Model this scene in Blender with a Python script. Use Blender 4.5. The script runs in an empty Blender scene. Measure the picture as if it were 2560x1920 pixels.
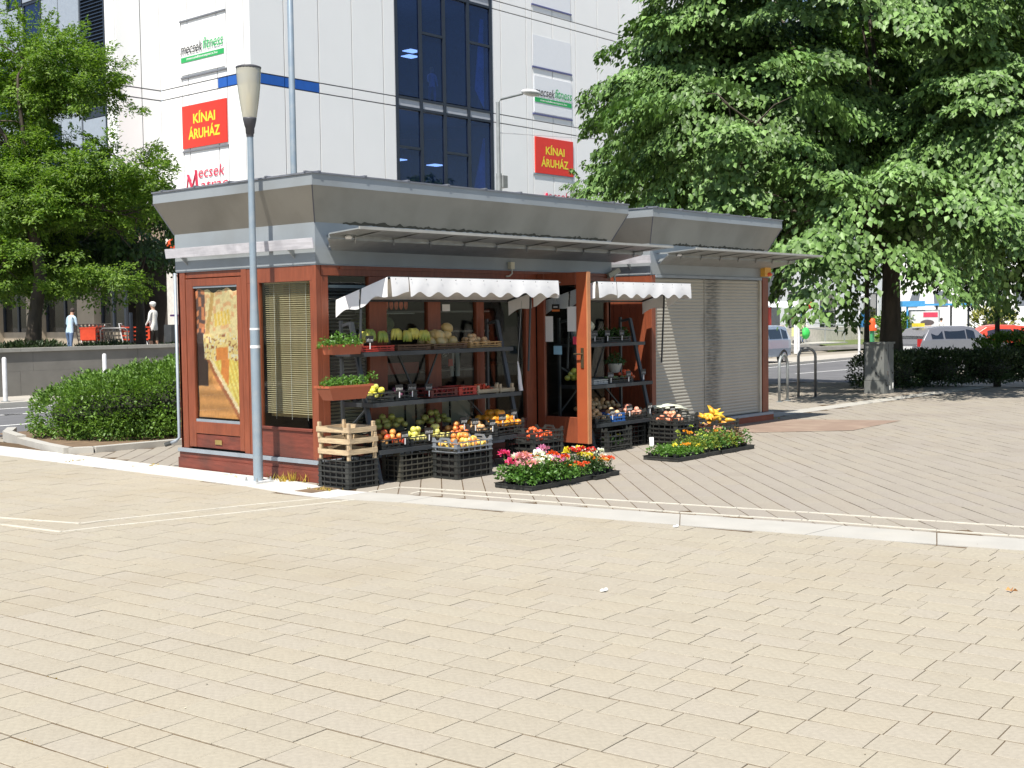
import bpy, bmesh, math, random
import numpy as np
from mathutils import Vector, Matrix, Quaternion
R_ = random.Random(7); NR = np.random.RandomState(11)
sc = bpy.context.scene; COL = sc.collection
# ------------------------------------------------------------------ camera
# world axes follow the kiosk: x along its shop front, y along its left wall, z up; origin at its near corner
A_ = math.radians(49.157); PITCH = math.radians(3.01); ROLL = math.atan(0.0135)
CAMP = Vector((-8.038, -9.475, 1.6))
def w2k(v):
    x, y, z = v
    return Vector((x*math.cos(A_)+y*math.sin(A_), -x*math.sin(A_)+y*math.cos(A_), z))
_f = Vector((0, math.cos(PITCH), -math.sin(PITCH))); _r = Vector((1, 0, 0)); _u = _r.cross(_f)
_c, _s = math.cos(ROLL), math.sin(ROLL)
_r2 = w2k(_r*_c-_u*_s); _u2 = w2k(_r*_s+_u*_c); _f2 = w2k(_f)
cam = bpy.data.cameras.new('camera'); camo = bpy.data.objects.new('camera', cam); COL.objects.link(camo)
cam.sensor_width = 36; cam.lens = 36*3115/2560; cam.clip_end = 2000; cam.clip_start = .1
camo.matrix_world = Matrix(((_r2.x, _u2.x, -_f2.x, CAMP.x), (_r2.y, _u2.y, -_f2.y, CAMP.y), (_r2.z, _u2.z, -_f2.z, CAMP.z), (0, 0, 0, 1)))
sc.camera = camo
# ------------------------------------------------------------------ light
SUN = Vector((-1, -.38, 1.75)).normalized()
w = bpy.data.worlds.new('World'); sc.world = w; w.use_nodes = True
nt = w.node_tree; bg = nt.nodes['Background']; sky = nt.nodes.new('ShaderNodeTexSky'); sky.sky_type = 'NISHITA'
sky.sun_disc = False; sky.sun_elevation = math.asin(SUN.z); sky.sun_rotation = math.atan2(SUN.x, SUN.y)
sky.air_density = 1.0; sky.dust_density = .8; sky.ozone_density = 1.2
nt.links.new(sky.outputs[0], bg.inputs[0]); bg.inputs[1].default_value = 0.08
sl = bpy.data.lights.new('sun', 'SUN'); sl.energy = 4.4; sl.angle = math.radians(.5); sl.color = (1, .95, .87)
so = bpy.data.objects.new('sun', sl); COL.objects.link(so); so.rotation_euler = (-SUN).to_track_quat('-Z', 'Y').to_euler()
so.location = (0, 0, 40)
sc.view_settings.view_transform = 'Standard'; sc.view_settings.look = 'None'; sc.view_settings.gamma = 1
sc.view_settings.exposure = 0.72; sc.view_settings.use_curve_mapping = False
try:
    sc.cycles.max_bounces = 6; sc.cycles.transparent_max_bounces = 12; sc.cycles.diffuse_bounces = 2
except Exception: pass
# ------------------------------------------------------------------ materials
MATS = {}
def _pr(m): return m.node_tree.nodes['Principled BSDF']
def mat(name, col, rough=.6, metal=0, var=.12, scale=6, bump=0, bscale=None, stretch=None, dark=None, darkamt=0, darkscale=1.5, spec=.5, attr=False, trans=0, detail=6, objrand=0):
    if name in MATS: return MATS[name]
    m = bpy.data.materials.new(name); m.use_nodes = True; MATS[name] = m
    t = m.node_tree; n = t.nodes; L = t.links.new; p = _pr(m)
    p.inputs['Roughness'].default_value = rough; p.inputs['Metallic'].default_value = metal
    p.inputs['Specular IOR Level'].default_value = spec
    tc = n.new('ShaderNodeTexCoord'); mp = n.new('ShaderNodeMapping'); L(tc.outputs['Object'], mp.inputs[0])
    if stretch: mp.inputs['Scale'].default_value = stretch
    nz = n.new('ShaderNodeTexNoise'); nz.inputs['Scale'].default_value = scale; nz.inputs['Detail'].default_value = detail
    L(mp.outputs[0], nz.inputs['Vector'])
    mr = n.new('ShaderNodeMapRange'); mr.inputs[1].default_value = .3; mr.inputs[2].default_value = .7
    mr.inputs[3].default_value = 1-var; mr.inputs[4].default_value = 1+var; L(nz.outputs[0], mr.inputs[0])
    mul = n.new('ShaderNodeVectorMath'); mul.operation = 'SCALE'; mul.inputs[0].default_value = col[:3]; L(mr.outputs[0], mul.inputs['Scale'])
    out = mul.outputs[0]
    if attr:
        at = n.new('ShaderNodeAttribute'); at.attribute_name = 'tint'
        mm = n.new('ShaderNodeVectorMath'); mm.operation = 'MULTIPLY'; L(out, mm.inputs[0]); L(at.outputs['Color'], mm.inputs[1]); out = mm.outputs[0]
    if objrand:
        oi = n.new('ShaderNodeObjectInfo'); m2 = n.new('ShaderNodeMapRange'); m2.inputs[3].default_value = 1-objrand; m2.inputs[4].default_value = 1+objrand
        L(oi.outputs['Random'], m2.inputs[0]); mm = n.new('ShaderNodeVectorMath'); mm.operation = 'SCALE'; L(out, mm.inputs[0]); L(m2.outputs[0], mm.inputs['Scale']); out = mm.outputs[0]
    if dark:
        n2 = n.new('ShaderNodeTexNoise'); n2.inputs['Scale'].default_value = darkscale; n2.inputs['Detail'].default_value = 8; L(tc.outputs['Object'], n2.inputs['Vector'])
        r2 = n.new('ShaderNodeMapRange'); r2.inputs[1].default_value = .48; r2.inputs[2].default_value = .7; r2.inputs[4].default_value = darkamt; L(n2.outputs[0], r2.inputs[0])
        mx = n.new('ShaderNodeMix'); mx.data_type = 'RGBA'; L(r2.outputs[0], mx.inputs[0]); L(out, mx.inputs[6]); mx.inputs[7].default_value = (*dark[:3], 1); out = mx.outputs[2]
    L(out, p.inputs['Base Color'])
    if bump:
        n3 = n.new('ShaderNodeTexNoise'); n3.inputs['Scale'].default_value = bscale or scale*4; n3.inputs['Detail'].default_value = 5; L(mp.outputs[0], n3.inputs['Vector'])
        bp = n.new('ShaderNodeBump'); bp.inputs['Strength'].default_value = bump; bp.inputs['Distance'].default_value = .01; L(n3.outputs[0], bp.inputs['Height']); L(bp.outputs[0], p.inputs['Normal'])
    if trans:
        tr = n.new('ShaderNodeBsdfTranslucent'); ms = n.new('ShaderNodeMixShader'); ms.inputs[0].default_value = trans
        sc2 = n.new('ShaderNodeVectorMath'); sc2.operation = 'MULTIPLY'; sc2.inputs[1].default_value = (1.5, 1.7, .7); L(out, sc2.inputs[0]); L(sc2.outputs[0], tr.inputs[0])
        L(p.outputs[0], ms.inputs[1]); L(tr.outputs[0], ms.inputs[2]); L(ms.outputs[0], n['Material Output'].inputs[0])
    return m
def glassmat(name, tint=(.75, .82, .8), refl=.12, rough=.02, trans=1.0, base=(.02, .03, .035)):
    m = bpy.data.materials.new(name); m.use_nodes = True; t = m.node_tree; n = t.nodes; L = t.links.new
    n.remove(_pr(m)); o = n['Material Output']
    tr = n.new('ShaderNodeBsdfTransparent'); tr.inputs[0].default_value = (*tint, 1)
    if trans < 1:
        df = n.new('ShaderNodeBsdfDiffuse'); df.inputs[0].default_value = (*base, 1); m0 = n.new('ShaderNodeMixShader'); m0.inputs[0].default_value = trans
        L(df.outputs[0], m0.inputs[1]); L(tr.outputs[0], m0.inputs[2]); b = m0.outputs[0]
    else: b = tr.outputs[0]
    gl = n.new('ShaderNodeBsdfGlossy'); gl.inputs['Roughness'].default_value = rough
    fr = n.new('ShaderNodeLayerWeight'); fr.inputs[0].default_value = .5
    pw = n.new('ShaderNodeMath'); pw.operation = 'POWER'; pw.inputs[1].default_value = 4; L(fr.outputs['Facing'], pw.inputs[0])
    ad = n.new('ShaderNodeMath'); ad.operation = 'MULTIPLY_ADD'; ad.inputs[1].default_value = .8; ad.inputs[2].default_value = refl*.6; L(pw.outputs[0], ad.inputs[0])
    m1 = n.new('ShaderNodeMixShader'); L(ad.outputs[0], m1.inputs[0]); L(b, m1.inputs[1]); L(gl.outputs[0], m1.inputs[2]); L(m1.outputs[0], o.inputs[0])
    MATS[name] = m; return m
# wood, metal, stone ...
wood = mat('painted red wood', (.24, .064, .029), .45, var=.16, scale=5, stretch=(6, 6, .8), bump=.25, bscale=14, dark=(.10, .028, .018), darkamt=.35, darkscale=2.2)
woodb = mat('weathered red boards', (.17, .040, .024), .6, var=.22, scale=4, stretch=(1, 1, 8), bump=.3, bscale=12, dark=(.07, .03, .022), darkamt=.6, darkscale=2.6)
wood_or = mat('sunlit orange door paint', (.39, .095, .036), .42, var=.1, scale=4, bump=.15, dark=(.3, .06, .03), darkamt=.4, darkscale=3)
clad = mat('grey metal cladding', (.31, .34, .36), .45, .15, var=.07, scale=2, bump=.03, bscale=3, dark=(.2, .2, .18), darkamt=.35, darkscale=1.2)
soff = mat('soffit metal sheet', (.285, .27, .232), .5, .1, var=.10, scale=1.2, dark=(.13, .125, .10), darkamt=.5, darkscale=1.1)
trimg = mat('grey trim paint', (.30, .34, .38), .5, .2, var=.1)
galv = mat('galvanised steel', (.33, .35, .35), .5, .3, var=.14, scale=8, dark=(.25, .27, .28), darkamt=.4)
polem = mat('blue grey pole paint', (.30, .37, .43), .38, .3, var=.08, scale=3, dark=(.45, .47, .47), darkamt=.4, darkscale=9)
dkmetal = mat('charcoal rack steel', (.055, .062, .068), .45, .3, var=.15)
blackpl = mat('black plastic', (.028, .030, .028), .5, var=.25, scale=12, dark=(.09, .09, .08), darkamt=.35, darkscale=8)
greypl = mat('grey plastic', (.20, .22, .24), .5, var=.1)
redpl = mat('red plastic', (.55, .05, .03), .45, var=.08)
bluepl = mat('blue plastic', (.03, .14, .42), .45, var=.08)
terra = mat('terracotta plastic', (.42, .11, .05), .5, var=.06)
cratewood = mat('pale crate wood', (.55, .42, .26), .75, var=.22, scale=6, stretch=(1, 1, 6), bump=.4, bscale=20, dark=(.30, .22, .15), darkamt=.5, darkscale=7)
canvas = mat('white awning canvas', (.84, .84, .84), .7, var=.03, bump=.15, bscale=9, trans=.0)
paper = mat('white paper', (.8, .8, .78), .8, var=.02)
concrete = mat('pale concrete', (.42, .405, .365), .85, var=.07, scale=3, bump=.15, bscale=40, dark=(.45, .42, .36), darkamt=.4, darkscale=2)
stonewall = mat('grey stone wall', (.195, .185, .165), .85, var=.12, scale=2, bump=.2, bscale=20, dark=(.12, .115, .10), darkamt=.6, darkscale=1.1)
bedm = mat('joint sand', (.10, .062, .028), .95, var=.3, scale=6, bump=.4)
pav1 = mat('buff concrete paver', (.36, .323, .252), .85, var=.09, scale=38, bump=.22, bscale=70, attr=True, detail=9, objrand=0, dark=(.31, .26, .18), darkamt=.45, darkscale=.9)
pav2 = mat('grey concrete paver', (.31, .278, .23), .85, var=.09, scale=38, bump=.22, bscale=70, attr=True, detail=9, dark=(.245, .21, .18), darkamt=.5, darkscale=.8)
asph = mat('asphalt', (.135, .135, .14), .85, var=.12, scale=1.5, bump=.2, bscale=60, dark=(.09, .09, .095), darkamt=.4, darkscale=.6)
roadpaint = mat('white road paint', (.72, .72, .70), .7, var=.08, scale=12, dark=(.4, .38, .34), darkamt=.35, darkscale=14)
soilm = mat('dry soil', (.17, .115, .07), .95, var=.3, scale=7, bump=.5)
lawn = mat('grass ground', (.09, .13, .03), .9, var=.3, scale=8, bump=.5, dark=(.2, .17, .07), darkamt=.5, darkscale=2)
whitewall = mat('white facade panel', (.86, .865, .855), .55, var=.015, scale=.6)
dkback = mat('dark joint backing', (.10, .10, .12), .8)
bluep = mat('blue facade panel', (.012, .10, .42), .45, var=.05)
dkframe = mat('dark window frame', (.02, .027, .04), .4, var=.1)
spandrel = mat('spandrel grey', (.42, .44, .48), .4, var=.05)
beige = mat('beige stone', (.38, .32, .24), .7, var=.08, scale=3, dark=(.38, .32, .25), darkamt=.4)
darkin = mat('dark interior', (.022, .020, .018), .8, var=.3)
redsign = mat('red sign board', (.72, .035, .018), .45, var=.03)
yel = mat('yellow lettering', (.85, .68, .04), .5, var=0)
greenl = mat('green lettering', (.02, .38, .10), .5, var=0)
blackl = mat('black lettering', (.02, .02, .02), .5, var=0)
redl = mat('crimson lettering', (.6, .03, .08), .5, var=0)
chalk = mat('chalk marks', (.6, .6, .58), .9, var=.2)
board = mat('price board black', (.018, .018, .018), .5)
bark = mat('bark', (.075, .06, .045), .9, var=.35, scale=9, stretch=(1, 1, .25), bump=.8, bscale=16)
bark2 = mat('slim grey bark', (.09, .08, .065), .9, var=.3, scale=9, bump=.6)
leafA = mat('linden leaf', (.108, .20, .052), .48, var=.2, scale=1.2, attr=True, trans=.12, spec=.4)
leafB = mat('locust leaf', (.155, .265, .05), .5, var=.2, scale=1.2, attr=True, trans=.38, spec=.4)
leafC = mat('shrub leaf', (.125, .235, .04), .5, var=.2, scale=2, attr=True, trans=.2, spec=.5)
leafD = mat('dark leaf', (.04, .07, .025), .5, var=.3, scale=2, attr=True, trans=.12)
herb = mat('herb leaf', (.10, .22, .035), .45, var=.2, scale=9, attr=True, trans=.25)
drygrass = mat('dry grass', (.42, .32, .10), .8, var=.3, scale=10, attr=True, trans=.2)
glassK = glassmat('shop glass', (.90, .92, .90), .035)
glassD = glassmat('door glass', (.9, .92, .91), .05)
glassB = glassmat('facade glass', (.38, .52, .85), .10, trans=.86, base=(.01, .04, .13))
glassL = glassmat('lamp glass', (.85, .83, .74), .12, rough=.15, trans=.35, base=(.62, .60, .50))
carglass = glassmat('car glass', (.3, .33, .35), .25, trans=.4, base=(.01, .012, .016))
chrome = mat('bright steel', (.6, .62, .64), .25, .9, var=.05)
rubber = mat('tyre rubber', (.02, .02, .02), .8)
skin = mat('skin', (.48, .28, .19), .6, var=.05)
# ------------------------------------------------------------------ mesh builder
class M:
    def __init__(s): s.v = []; s.f = []; s.mi = []; s.tint = None
    def add(s, vs, fs, m=0):
        b = len(s.v); s.v += [tuple(v) for v in vs]; s.f += [tuple(b+i for i in f) for f in fs]; s.mi += [m]*len(fs); return s
    def box(s, x0, x1, y0, y1, z0, z1, m=0):
        v = [(x, y, z) for z in (z0, z1) for y in (y0, y1) for x in (x0, x1)]
        return s.add(v, [(0, 2, 3, 1), (4, 5, 7, 6), (0, 1, 5, 4), (2, 6, 7, 3), (0, 4, 6, 2), (1, 3, 7, 5)], m)
    def bar(s, a, b, wx, wy=None, m=0, up=(0, 0, 1)):
        a = Vector(a); b = Vector(b); d = (b-a); L = d.length
        if L < 1e-6: return s
        d /= L; up = Vector(up)
        if abs(d.dot(up)) > .98: up = Vector((0, 1, 0))
        x = d.cross(up).normalized(); y = x.cross(d); wy = wy or wx
        v = []
        for q in (a, b):
            for sx, sy in ((-1, -1), (1, -1), (1, 1), (-1, 1)): v.append(q+x*sx*wx/2+y*sy*wy/2)
        return s.add(v, [(3, 2, 1, 0), (4, 5, 6, 7), (0, 1, 5, 4), (1, 2, 6, 5), (2, 3, 7, 6), (3, 0, 4, 7)], m)
    def tube(s, pts, r, seg=8, m=0, cap=True):
        pts = [Vector(p) for p in pts]; n = len(pts); rs = r if isinstance(r, (list, tuple)) else [r]*n
        rings = []; up = Vector((0, 0, 1)); px = None
        for i, p in enumerate(pts):
            d = (pts[min(i+1, n-1)]-pts[max(i-1, 0)]).normalized()
            if px is None:
                u = up if abs(d.z) < .95 else Vector((1, 0, 0)); px = d.cross(u).normalized()
            else: px = (px-d*px.dot(d)).normalized()
            py = d.cross(px)
            rings.append([p+px*math.cos(2*math.pi*k/seg)*rs[i]+py*math.sin(2*math.pi*k/seg)*rs[i] for k in range(seg)])
        v = [q for rg in rings for q in rg]; f = []
        for i in range(n-1):
            for k in range(seg):
                a = i*seg+k; b = i*seg+(k+1) % seg; f.append((a, b, b+seg, a+seg))
        if cap: f.append(tuple(range(seg))[::-1]); f.append(tuple((n-1)*seg+k for k in range(seg)))
        return s.add(v, f, m)
    def lathe(s, prof, c=(0, 0, 0), seg=20, m=0):
        v = []; f = []
        for r, z in prof:
            for k in range(seg): a = 2*math.pi*k/seg; v.append((c[0]+r*math.cos(a), c[1]+r*math.sin(a), c[2]+z))
        for i in range(len(prof)-1):
            for k in range(seg):
                a = i*seg+k; b = i*seg+(k+1) % seg; f.append((a, b, b+seg, a+seg))
        return s.add(v, f, m)
    def prism(s, poly, axis, lo, hi, m=0):
        # poly of 2D points in the plane of the other two axes (order: axis 0 -> (y,z), 1 -> (x,z), 2 -> (x,y))
        def P(p, t):
            return (t, p[0], p[1]) if axis == 0 else ((p[0], t, p[1]) if axis == 1 else (p[0], p[1], t))
        n = len(poly); v = [P(p, lo) for p in poly]+[P(p, hi) for p in poly]
        f = [tuple(range(n))[::-1], tuple(range(n, 2*n))]+[(i, (i+1) % n, n+(i+1) % n, n+i) for i in range(n)]
        return s.add(v, f, m)
    def sphere(s, c, r, m=0, seg=10, rings=7, sq=(1, 1, 1)):
        v = []; f = []
        for i in range(rings+1):
            t = math.pi*i/rings
            for k in range(seg):
                a = 2*math.pi*k/seg; v.append((c[0]+r*sq[0]*math.sin(t)*math.cos(a), c[1]+r*sq[1]*math.sin(t)*math.sin(a), c[2]+r*sq[2]*math.cos(t)))
        for i in range(rings):
            for k in range(seg):
                a = i*seg+k; b = i*seg+(k+1) % seg; f.append((a, a+seg, b+seg, b))
        return s.add(v, f, m)
    def mesh(s, name, mats, smooth=False):
        me = bpy.data.meshes.new(name); me.from_pydata(s.v, [], s.f)
        for m in (mats if isinstance(mats, (list, tuple)) else [mats]): me.materials.append(m)
        if len(set(s.mi)) > 1: me.polygons.foreach_set('material_index', s.mi)
        if smooth: me.polygons.foreach_set('use_smooth', [True]*len(me.polygons))
        me.update(); return me
    def build(s, name, mats, parent=None, smooth=False, recalc=True):
        me = s.mesh(name, mats, smooth)
        if recalc and len(me.polygons) < 20000:
            b = bmesh.new(); b.from_mesh(me); bmesh.ops.recalc_face_normals(b, faces=b.faces); b.to_mesh(me); b.free()
        return link(name, me, parent)
def link(name, me, parent=None, loc=None, rot=None):
    o = bpy.data.objects.new(name, me); COL.objects.link(o)
    if parent is not None: o.parent = parent
    if loc is not None: o.location = loc
    if rot is not None: o.rotation_euler = rot
    return o
def tag(o, label, cat, group=None, kind=None):
    o['label'] = label; o['category'] = cat
    if group: o['group'] = group
    if kind: o['kind'] = kind
    return o
def thing(name, label, cat, loc=(0, 0, 0), rz=0, group=None):
    o = bpy.data.objects.new(name, None); COL.objects.link(o); o.location = loc; o.rotation_euler = (0, 0, rz); o.empty_display_size = .1
    return tag(o, label, cat, group)
KIDS = {}
def copy_tree(o, loc=None, rz=None, label=None, group=None, parent=None):
    c = o.copy(); COL.objects.link(c)
    if parent is not None: c.parent = parent
    for ch in [q for q in COL.objects if q.parent == o]: copy_tree(ch, parent=c)
    if loc is not None: c.location = loc
    if rz is not None: c.rotation_euler = (0, 0, rz)
    if label: c['label'] = label
    if group: c['group'] = group
    return c
def struct(o): o['kind'] = 'structure'; return o
def text(s_, name, m, origin, xd, w, h, parent=None, ext=.004, shear=0, bold=0, align='L', fitw=True):
    cu = bpy.data.curves.new('txt', 'FONT'); cu.body = s_; cu.extrude = 0; cu.shear = shear; cu.offset = bold; cu.resolution_u = 3
    o = bpy.data.objects.new('txt', cu); COL.objects.link(o); dg = bpy.context.evaluated_depsgraph_get()
    me = bpy.data.meshes.new_from_object(o.evaluated_get(dg)); bpy.data.objects.remove(o)
    co = np.array([v.co[:] for v in me.vertices]); mn = co.min(0); mx = co.max(0)
    sx = w/(mx[0]-mn[0]) ; sy = h/(mx[1]-mn[1])
    if not fitw: sx = sy
    xd = np.array(xd, float); up = np.array((0, 0, 1.)); nn = np.cross(xd, up)
    nv = np.array(origin)+((co[:, :1]-mn[0])*sx)*xd+((co[:, 1:2]-mn[1])*sy)*up
    me.vertices.foreach_set('co', nv.astype(np.float32).ravel()); me.materials.clear(); me.materials.append(m); me.update(); me.name = name
    return link(name, me, parent)
def hh(u):
    t = np.clip((np.asarray(u, float)-16)/14, 0, 1); return -.45*t*t*(3-2*t)
# ================================================================== GROUND, ROAD, PAVING
def grid_sheet(name, us, vs, zf, m, parent=None):
    U, V = np.meshgrid(us, vs); Z = zf(U, V); n, k = U.shape
    v = np.stack([U, V, Z], -1).reshape(-1, 3); f = []
    for i in range(n-1):
        for j in range(k-1): a = i*k+j; f.append((a, a+1, a+k+1, a+k))
    mm = M(); mm.v = [tuple(x) for x in v]; mm.f = f; mm.mi = [0]*len(f)
    return mm.build(name, m, parent, recalc=False)
gr = grid_sheet('ground', list(np.linspace(-300, -20, 8))+list(np.arange(-16, 60, 2))+list(np.linspace(64, 900, 20)), list(np.linspace(-200, -20, 6))+list(np.arange(-16, 60, 4.))+list(np.linspace(70, 900, 16)),
                lambda U, V: hh(U)-.05, mat('dusty ground', (.30, .27, .22), .9, var=.12, scale=.8, bump=.2, dark=(.2, .18, .14), darkamt=.4, darkscale=.3)); struct(gr)
def ribbon(name, left, right, m, dz, parent=None, n=60, thick=0):
    # left/right: polylines (u,v) with same count; resampled on u for terrain height
    L = []; Rr = []
    for pl, out in ((left, L), (right, Rr)):
        for i in range(len(pl)-1):
            a = np.array(pl[i], float); b = np.array(pl[i+1], float); k = max(1, int(np.linalg.norm(b-a)/3))
            k = max(k, 1)
            out.append((a, b))
    mm = M(); ps = []
    for (a, b), (c, d) in zip(L, Rr):
        k = max(1, int(max(np.linalg.norm(b-a), np.linalg.norm(d-c))/1.5)); k = min(k, 60)
        for t in range(k): ps.append((a+(b-a)*t/k, c+(d-c)*t/k))
    ps.append((L[-1][1], Rr[-1][1]))
    v = []; f = []
    for p, q in ps:
        v.append((p[0], p[1], float(hh(p[0]))+dz)); v.append((q[0], q[1], float(hh(q[0]))+dz))
    if thick:
        for p, q in ps:
            v.append((p[0], p[1], float(hh(p[0]))+dz-thick)); v.append((q[0], q[1], float(hh(q[0]))+dz-thick))
    N = len(ps)
    for i in range(N-1):
        f.append((2*i, 2*i+1, 2*i+3, 2*i+2))
        if thick:
            o = 2*N; f.append((2*i, 2*i+2, o+2*i+2, o+2*i)); f.append((2*i+1, o+2*i+1, o+2*i+3, 2*i+3))
    if thick: f.append((0, 2*N, 2*N+1, 1)); f.append((2*N-2, 2*N-1, 4*N-1, 4*N-2))
    mm.add(v, f); return mm.build(name, m, parent)
def offs(pl, d):
    out = []
    for i, p in enumerate(pl):
        a = np.array(pl[max(i-1, 0)], float); b = np.array(pl[min(i+1, len(pl)-1)], float); t = (b-a)/np.linalg.norm(b-a); out.append((p[0]-t[1]*d, p[1]+t[0]*d))
    return out
near = [(-80, 8.3), (3, 8.3), (10, 7.4), (20, 5.0), (30, 7.8), (40, 8.2), (120, 8.2)]
nline = [(-80, 9.95), (3, 9.95), (10, 8.2), (19.4, 5.35), (30.5, 8.66), (40, 8.9), (120, 8.9)]
mline = [(-80, 12.27), (3, 12.27), (12, 11.6), (22, 10.6), (31.2, 11.6), (37, 11.45), (120, 11.4)]
far = [(-80, 14.1), (5, 14.1), (16, 14.3), (26, 14.6), (34, 15.1), (45, 16.0), (120, 17)]
rd = ribbon('road', near, far, asph, -.030); struct(rd)
def paintline(pl, wd, name='road_line', dash=None):
    if dash:
        mm = M()
        for i in range(len(pl)-1):
            a = np.array(pl[i], float); b = np.array(pl[i+1], float); L = np.linalg.norm(b-a); t = (b-a)/L; n = np.array((-t[1], t[0])); s = dash[2]
            while s < L-dash[0]:
                q = [a+t*s+n*wd/2, a+t*s-n*wd/2, a+t*(s+dash[0])-n*wd/2, a+t*(s+dash[0])+n*wd/2]
                mm.add([(x[0], x[1], float(hh(x[0]))-.024) for x in q], [(0, 1, 2, 3)]); s += dash[0]+dash[1]
        return mm.build(name, roadpaint, rd)
    o = ribbon(name, offs(pl, wd/2), offs(pl, -wd/2), roadpaint, -.024, rd); return o
paintline(nline, .13); paintline(offs(far, -.25), .13)
paintline([(-80, 12.27), (1.2, 12.27)], .13, dash=(3, 5, 1.2)); paintline(mline[1:], .13); paintline([(.3, 12.27), (3.35, 12.27)], .13)
kb = ribbon('kerb', offs(far, .0), offs(far, .14), concrete, .075, thick=.14); struct(kb)
sw = ribbon('pavement', offs(far, .14), offs(far, 2.6), mat('pavement slab', (.42, .39, .34), .85, var=.08, scale=2, bump=.15), .07, thick=.1); struct(sw)

# --- the square: bed sheet, pavers of the near field, pavers of the diagonal field, concrete bands
outer = [(8.5, -.5), (5.4, -.6), (2.3, -.585), (.4, -.61), (-.32, -.685), (-.9, -.69), (-1.61, -.47), (-4.24, -.04), (-5.2, .142), (-6.1, .333), (-8.5, .83), (-11, 1.35), (-14, 2.0)]
inner = [(8.5, -.02), (5.4, -.02), (2.3, -.06), (.4, -.06), (-.6, -.24), (-.9, -.19), (-1.61, -.06), (-3.95, .41), (-5.24, .657), (-5.92, .777), (-8.5, 1.26), (-11, 1.78), (-14, 2.4)]
def ip(pl, v):
    a = sorted(pl); return float(np.interp(v, [p[0] for p in a], [p[1] for p in a]))
sq = M(); sq.add([(-14, -14, -.0045), (19, -14, -.0045), (19, 4.8, -.0045), (-14, 4.8, -.0045)], [(0, 1, 2, 3)])
sq.add([(-14, 4.8, -.0045), (.3, 4.8, -.0045), (.3, 8.2, -.0045), (-14, 8.2, -.0045)], [(0, 1, 2, 3)])
sq = sq.build('paved_square', bedm); struct(sq)
def projpx(u, v, z=0):
    d = Vector((u, v, z))-CAMP; zz = d.dot(_f2)
    if zz < .3: return None
    return (512+1246*d.dot(_r2)/zz, 384-1246*d.dot(_u2)/zz, zz)
def paver_verts(L, W, g, h=.03, be=.002):
    # top with small chamfer; local frame x along row
    x0, x1, y0, y1 = g*.28, L-g*.28, g*.62, W-g*.62
    v = [(x0+be, y0+be, 0), (x1-be, y0+be, 0), (x1-be, y1-be, 0), (x0+be, y1-be, 0), (x0, y0, -be*.7), (x1, y0, -be*.7), (x1, y1, -be*.7), (x0, y1, -be*.7),
         (x0, y0, -h), (x1, y0, -h), (x1, y1, -h), (x0, y1, -h)]
    f = [(0, 1, 2, 3)]+[(4+i, 4+(i+1) % 4, (i+1) % 4, i) for i in range(4)]+[(8+i, 8+(i+1) % 4, 4+(i+1) % 4, 4+i) for i in range(4)]
    return v, f
TINTS = [(1.012, 1.012, 1.0), (.99, .99, 1.0), (1.0, 1.0, 1.02), (1.01, 1.0, .98), (.972, .97, .968), (1.0, 1.0, 1.0)]
def tint_mesh(me, cols_per_vert):
    at = me.color_attributes.new('tint', 'FLOAT_COLOR', 'POINT'); a = np.ones((len(me.vertices), 4), np.float32); a[:, :3] = cols_per_vert; at.data.foreach_set('color', a.ravel())
def lay(name, stuffname, origin, ang, W, lens, rows, span, inside, m, g, nbig, rs, gapx=None):
    """rows of pavers: local x along ang; returns objects"""
    ca, sa = math.cos(ang), math.sin(ang); items = []
    for r in range(rows[0], rows[1]):
        x = span[0]+rs.random()*.3; yo = r*W
        while x < span[1]:
            L = rs.choice(lens); cx, cy = x+L/2, yo+W/2
            u = origin[0]+cx*ca-cy*sa; v = origin[1]+cx*sa+cy*ca
            if inside(u, v):
                p = projpx(u, v)
                if p and -60 < p[0] < 1084 and 300 < p[1] < 830:
                    ti = rs.randrange(len(TINTS)); dz = rs.uniform(-.0016, .0016); tl = (rs.uniform(-.004, .004), rs.uniform(-.004, .004))
                    items.append((L*W/p[2]**3, L, x, yo, ti, dz, tl))
            x += L
    items.sort(reverse=True); cache = {}
    for (s, L, x, y, ti, dz, tl) in items[:nbig]:
        k = (L, ti)
        if k not in cache:
            vv, ff = paver_verts(L, W, g); mm = M().add([(a-L/2, b-W/2, c) for a, b, c in vv], ff); me = mm.mesh(name, m); tint_mesh(me, TINTS[ti]); cache[k] = me
        cx, cy = x+L/2, y+W/2; o = bpy.data.objects.new(name, cache[k]); COL.objects.link(o); o.parent = sq
        o.location = (origin[0]+cx*ca-cy*sa, origin[1]+cx*sa+cy*ca, dz); o.rotation_euler = (tl[0], tl[1], ang)
    V = []; F = []; T = []
    for (s, L, x, y, ti, dz, tl) in items[nbig:]:
        gg = g; vv, ff = paver_verts(L, W, gg, h=.02); b = len(V)
        for a_, b_, c_ in vv:
            X, Y = x+a_, y+b_; V.append((origin[0]+X*ca-Y*sa, origin[1]+X*sa+Y*ca, c_+dz+(a_-L/2)*tl[0]*.6))
        F += [tuple(b+i for i in q) for q in ff]; T += [TINTS[ti]]*len(vv)
    if V:
        me = bpy.data.meshes.new(stuffname); me.from_pydata(V, [], F); me.materials.append(m); tint_mesh(me, np.array(T)); o = link(stuffname, me, sq); o['kind'] = 'stuff'
    return len(items)
rs = random.Random(5)
ang1 = math.pi/2+.08
n1 = lay('paver', 'paver_field', (-6, -6, 0), ang1, .19, [.2, .2, .3, .3, .3, .3, .2], (-45, 60), (-9, 16), lambda u, v: v < 8.1 and u < ip(outer, v)+.04 and not (u > -.02 and v > 4.6), pav1, .0078, 300, rs)
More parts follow.
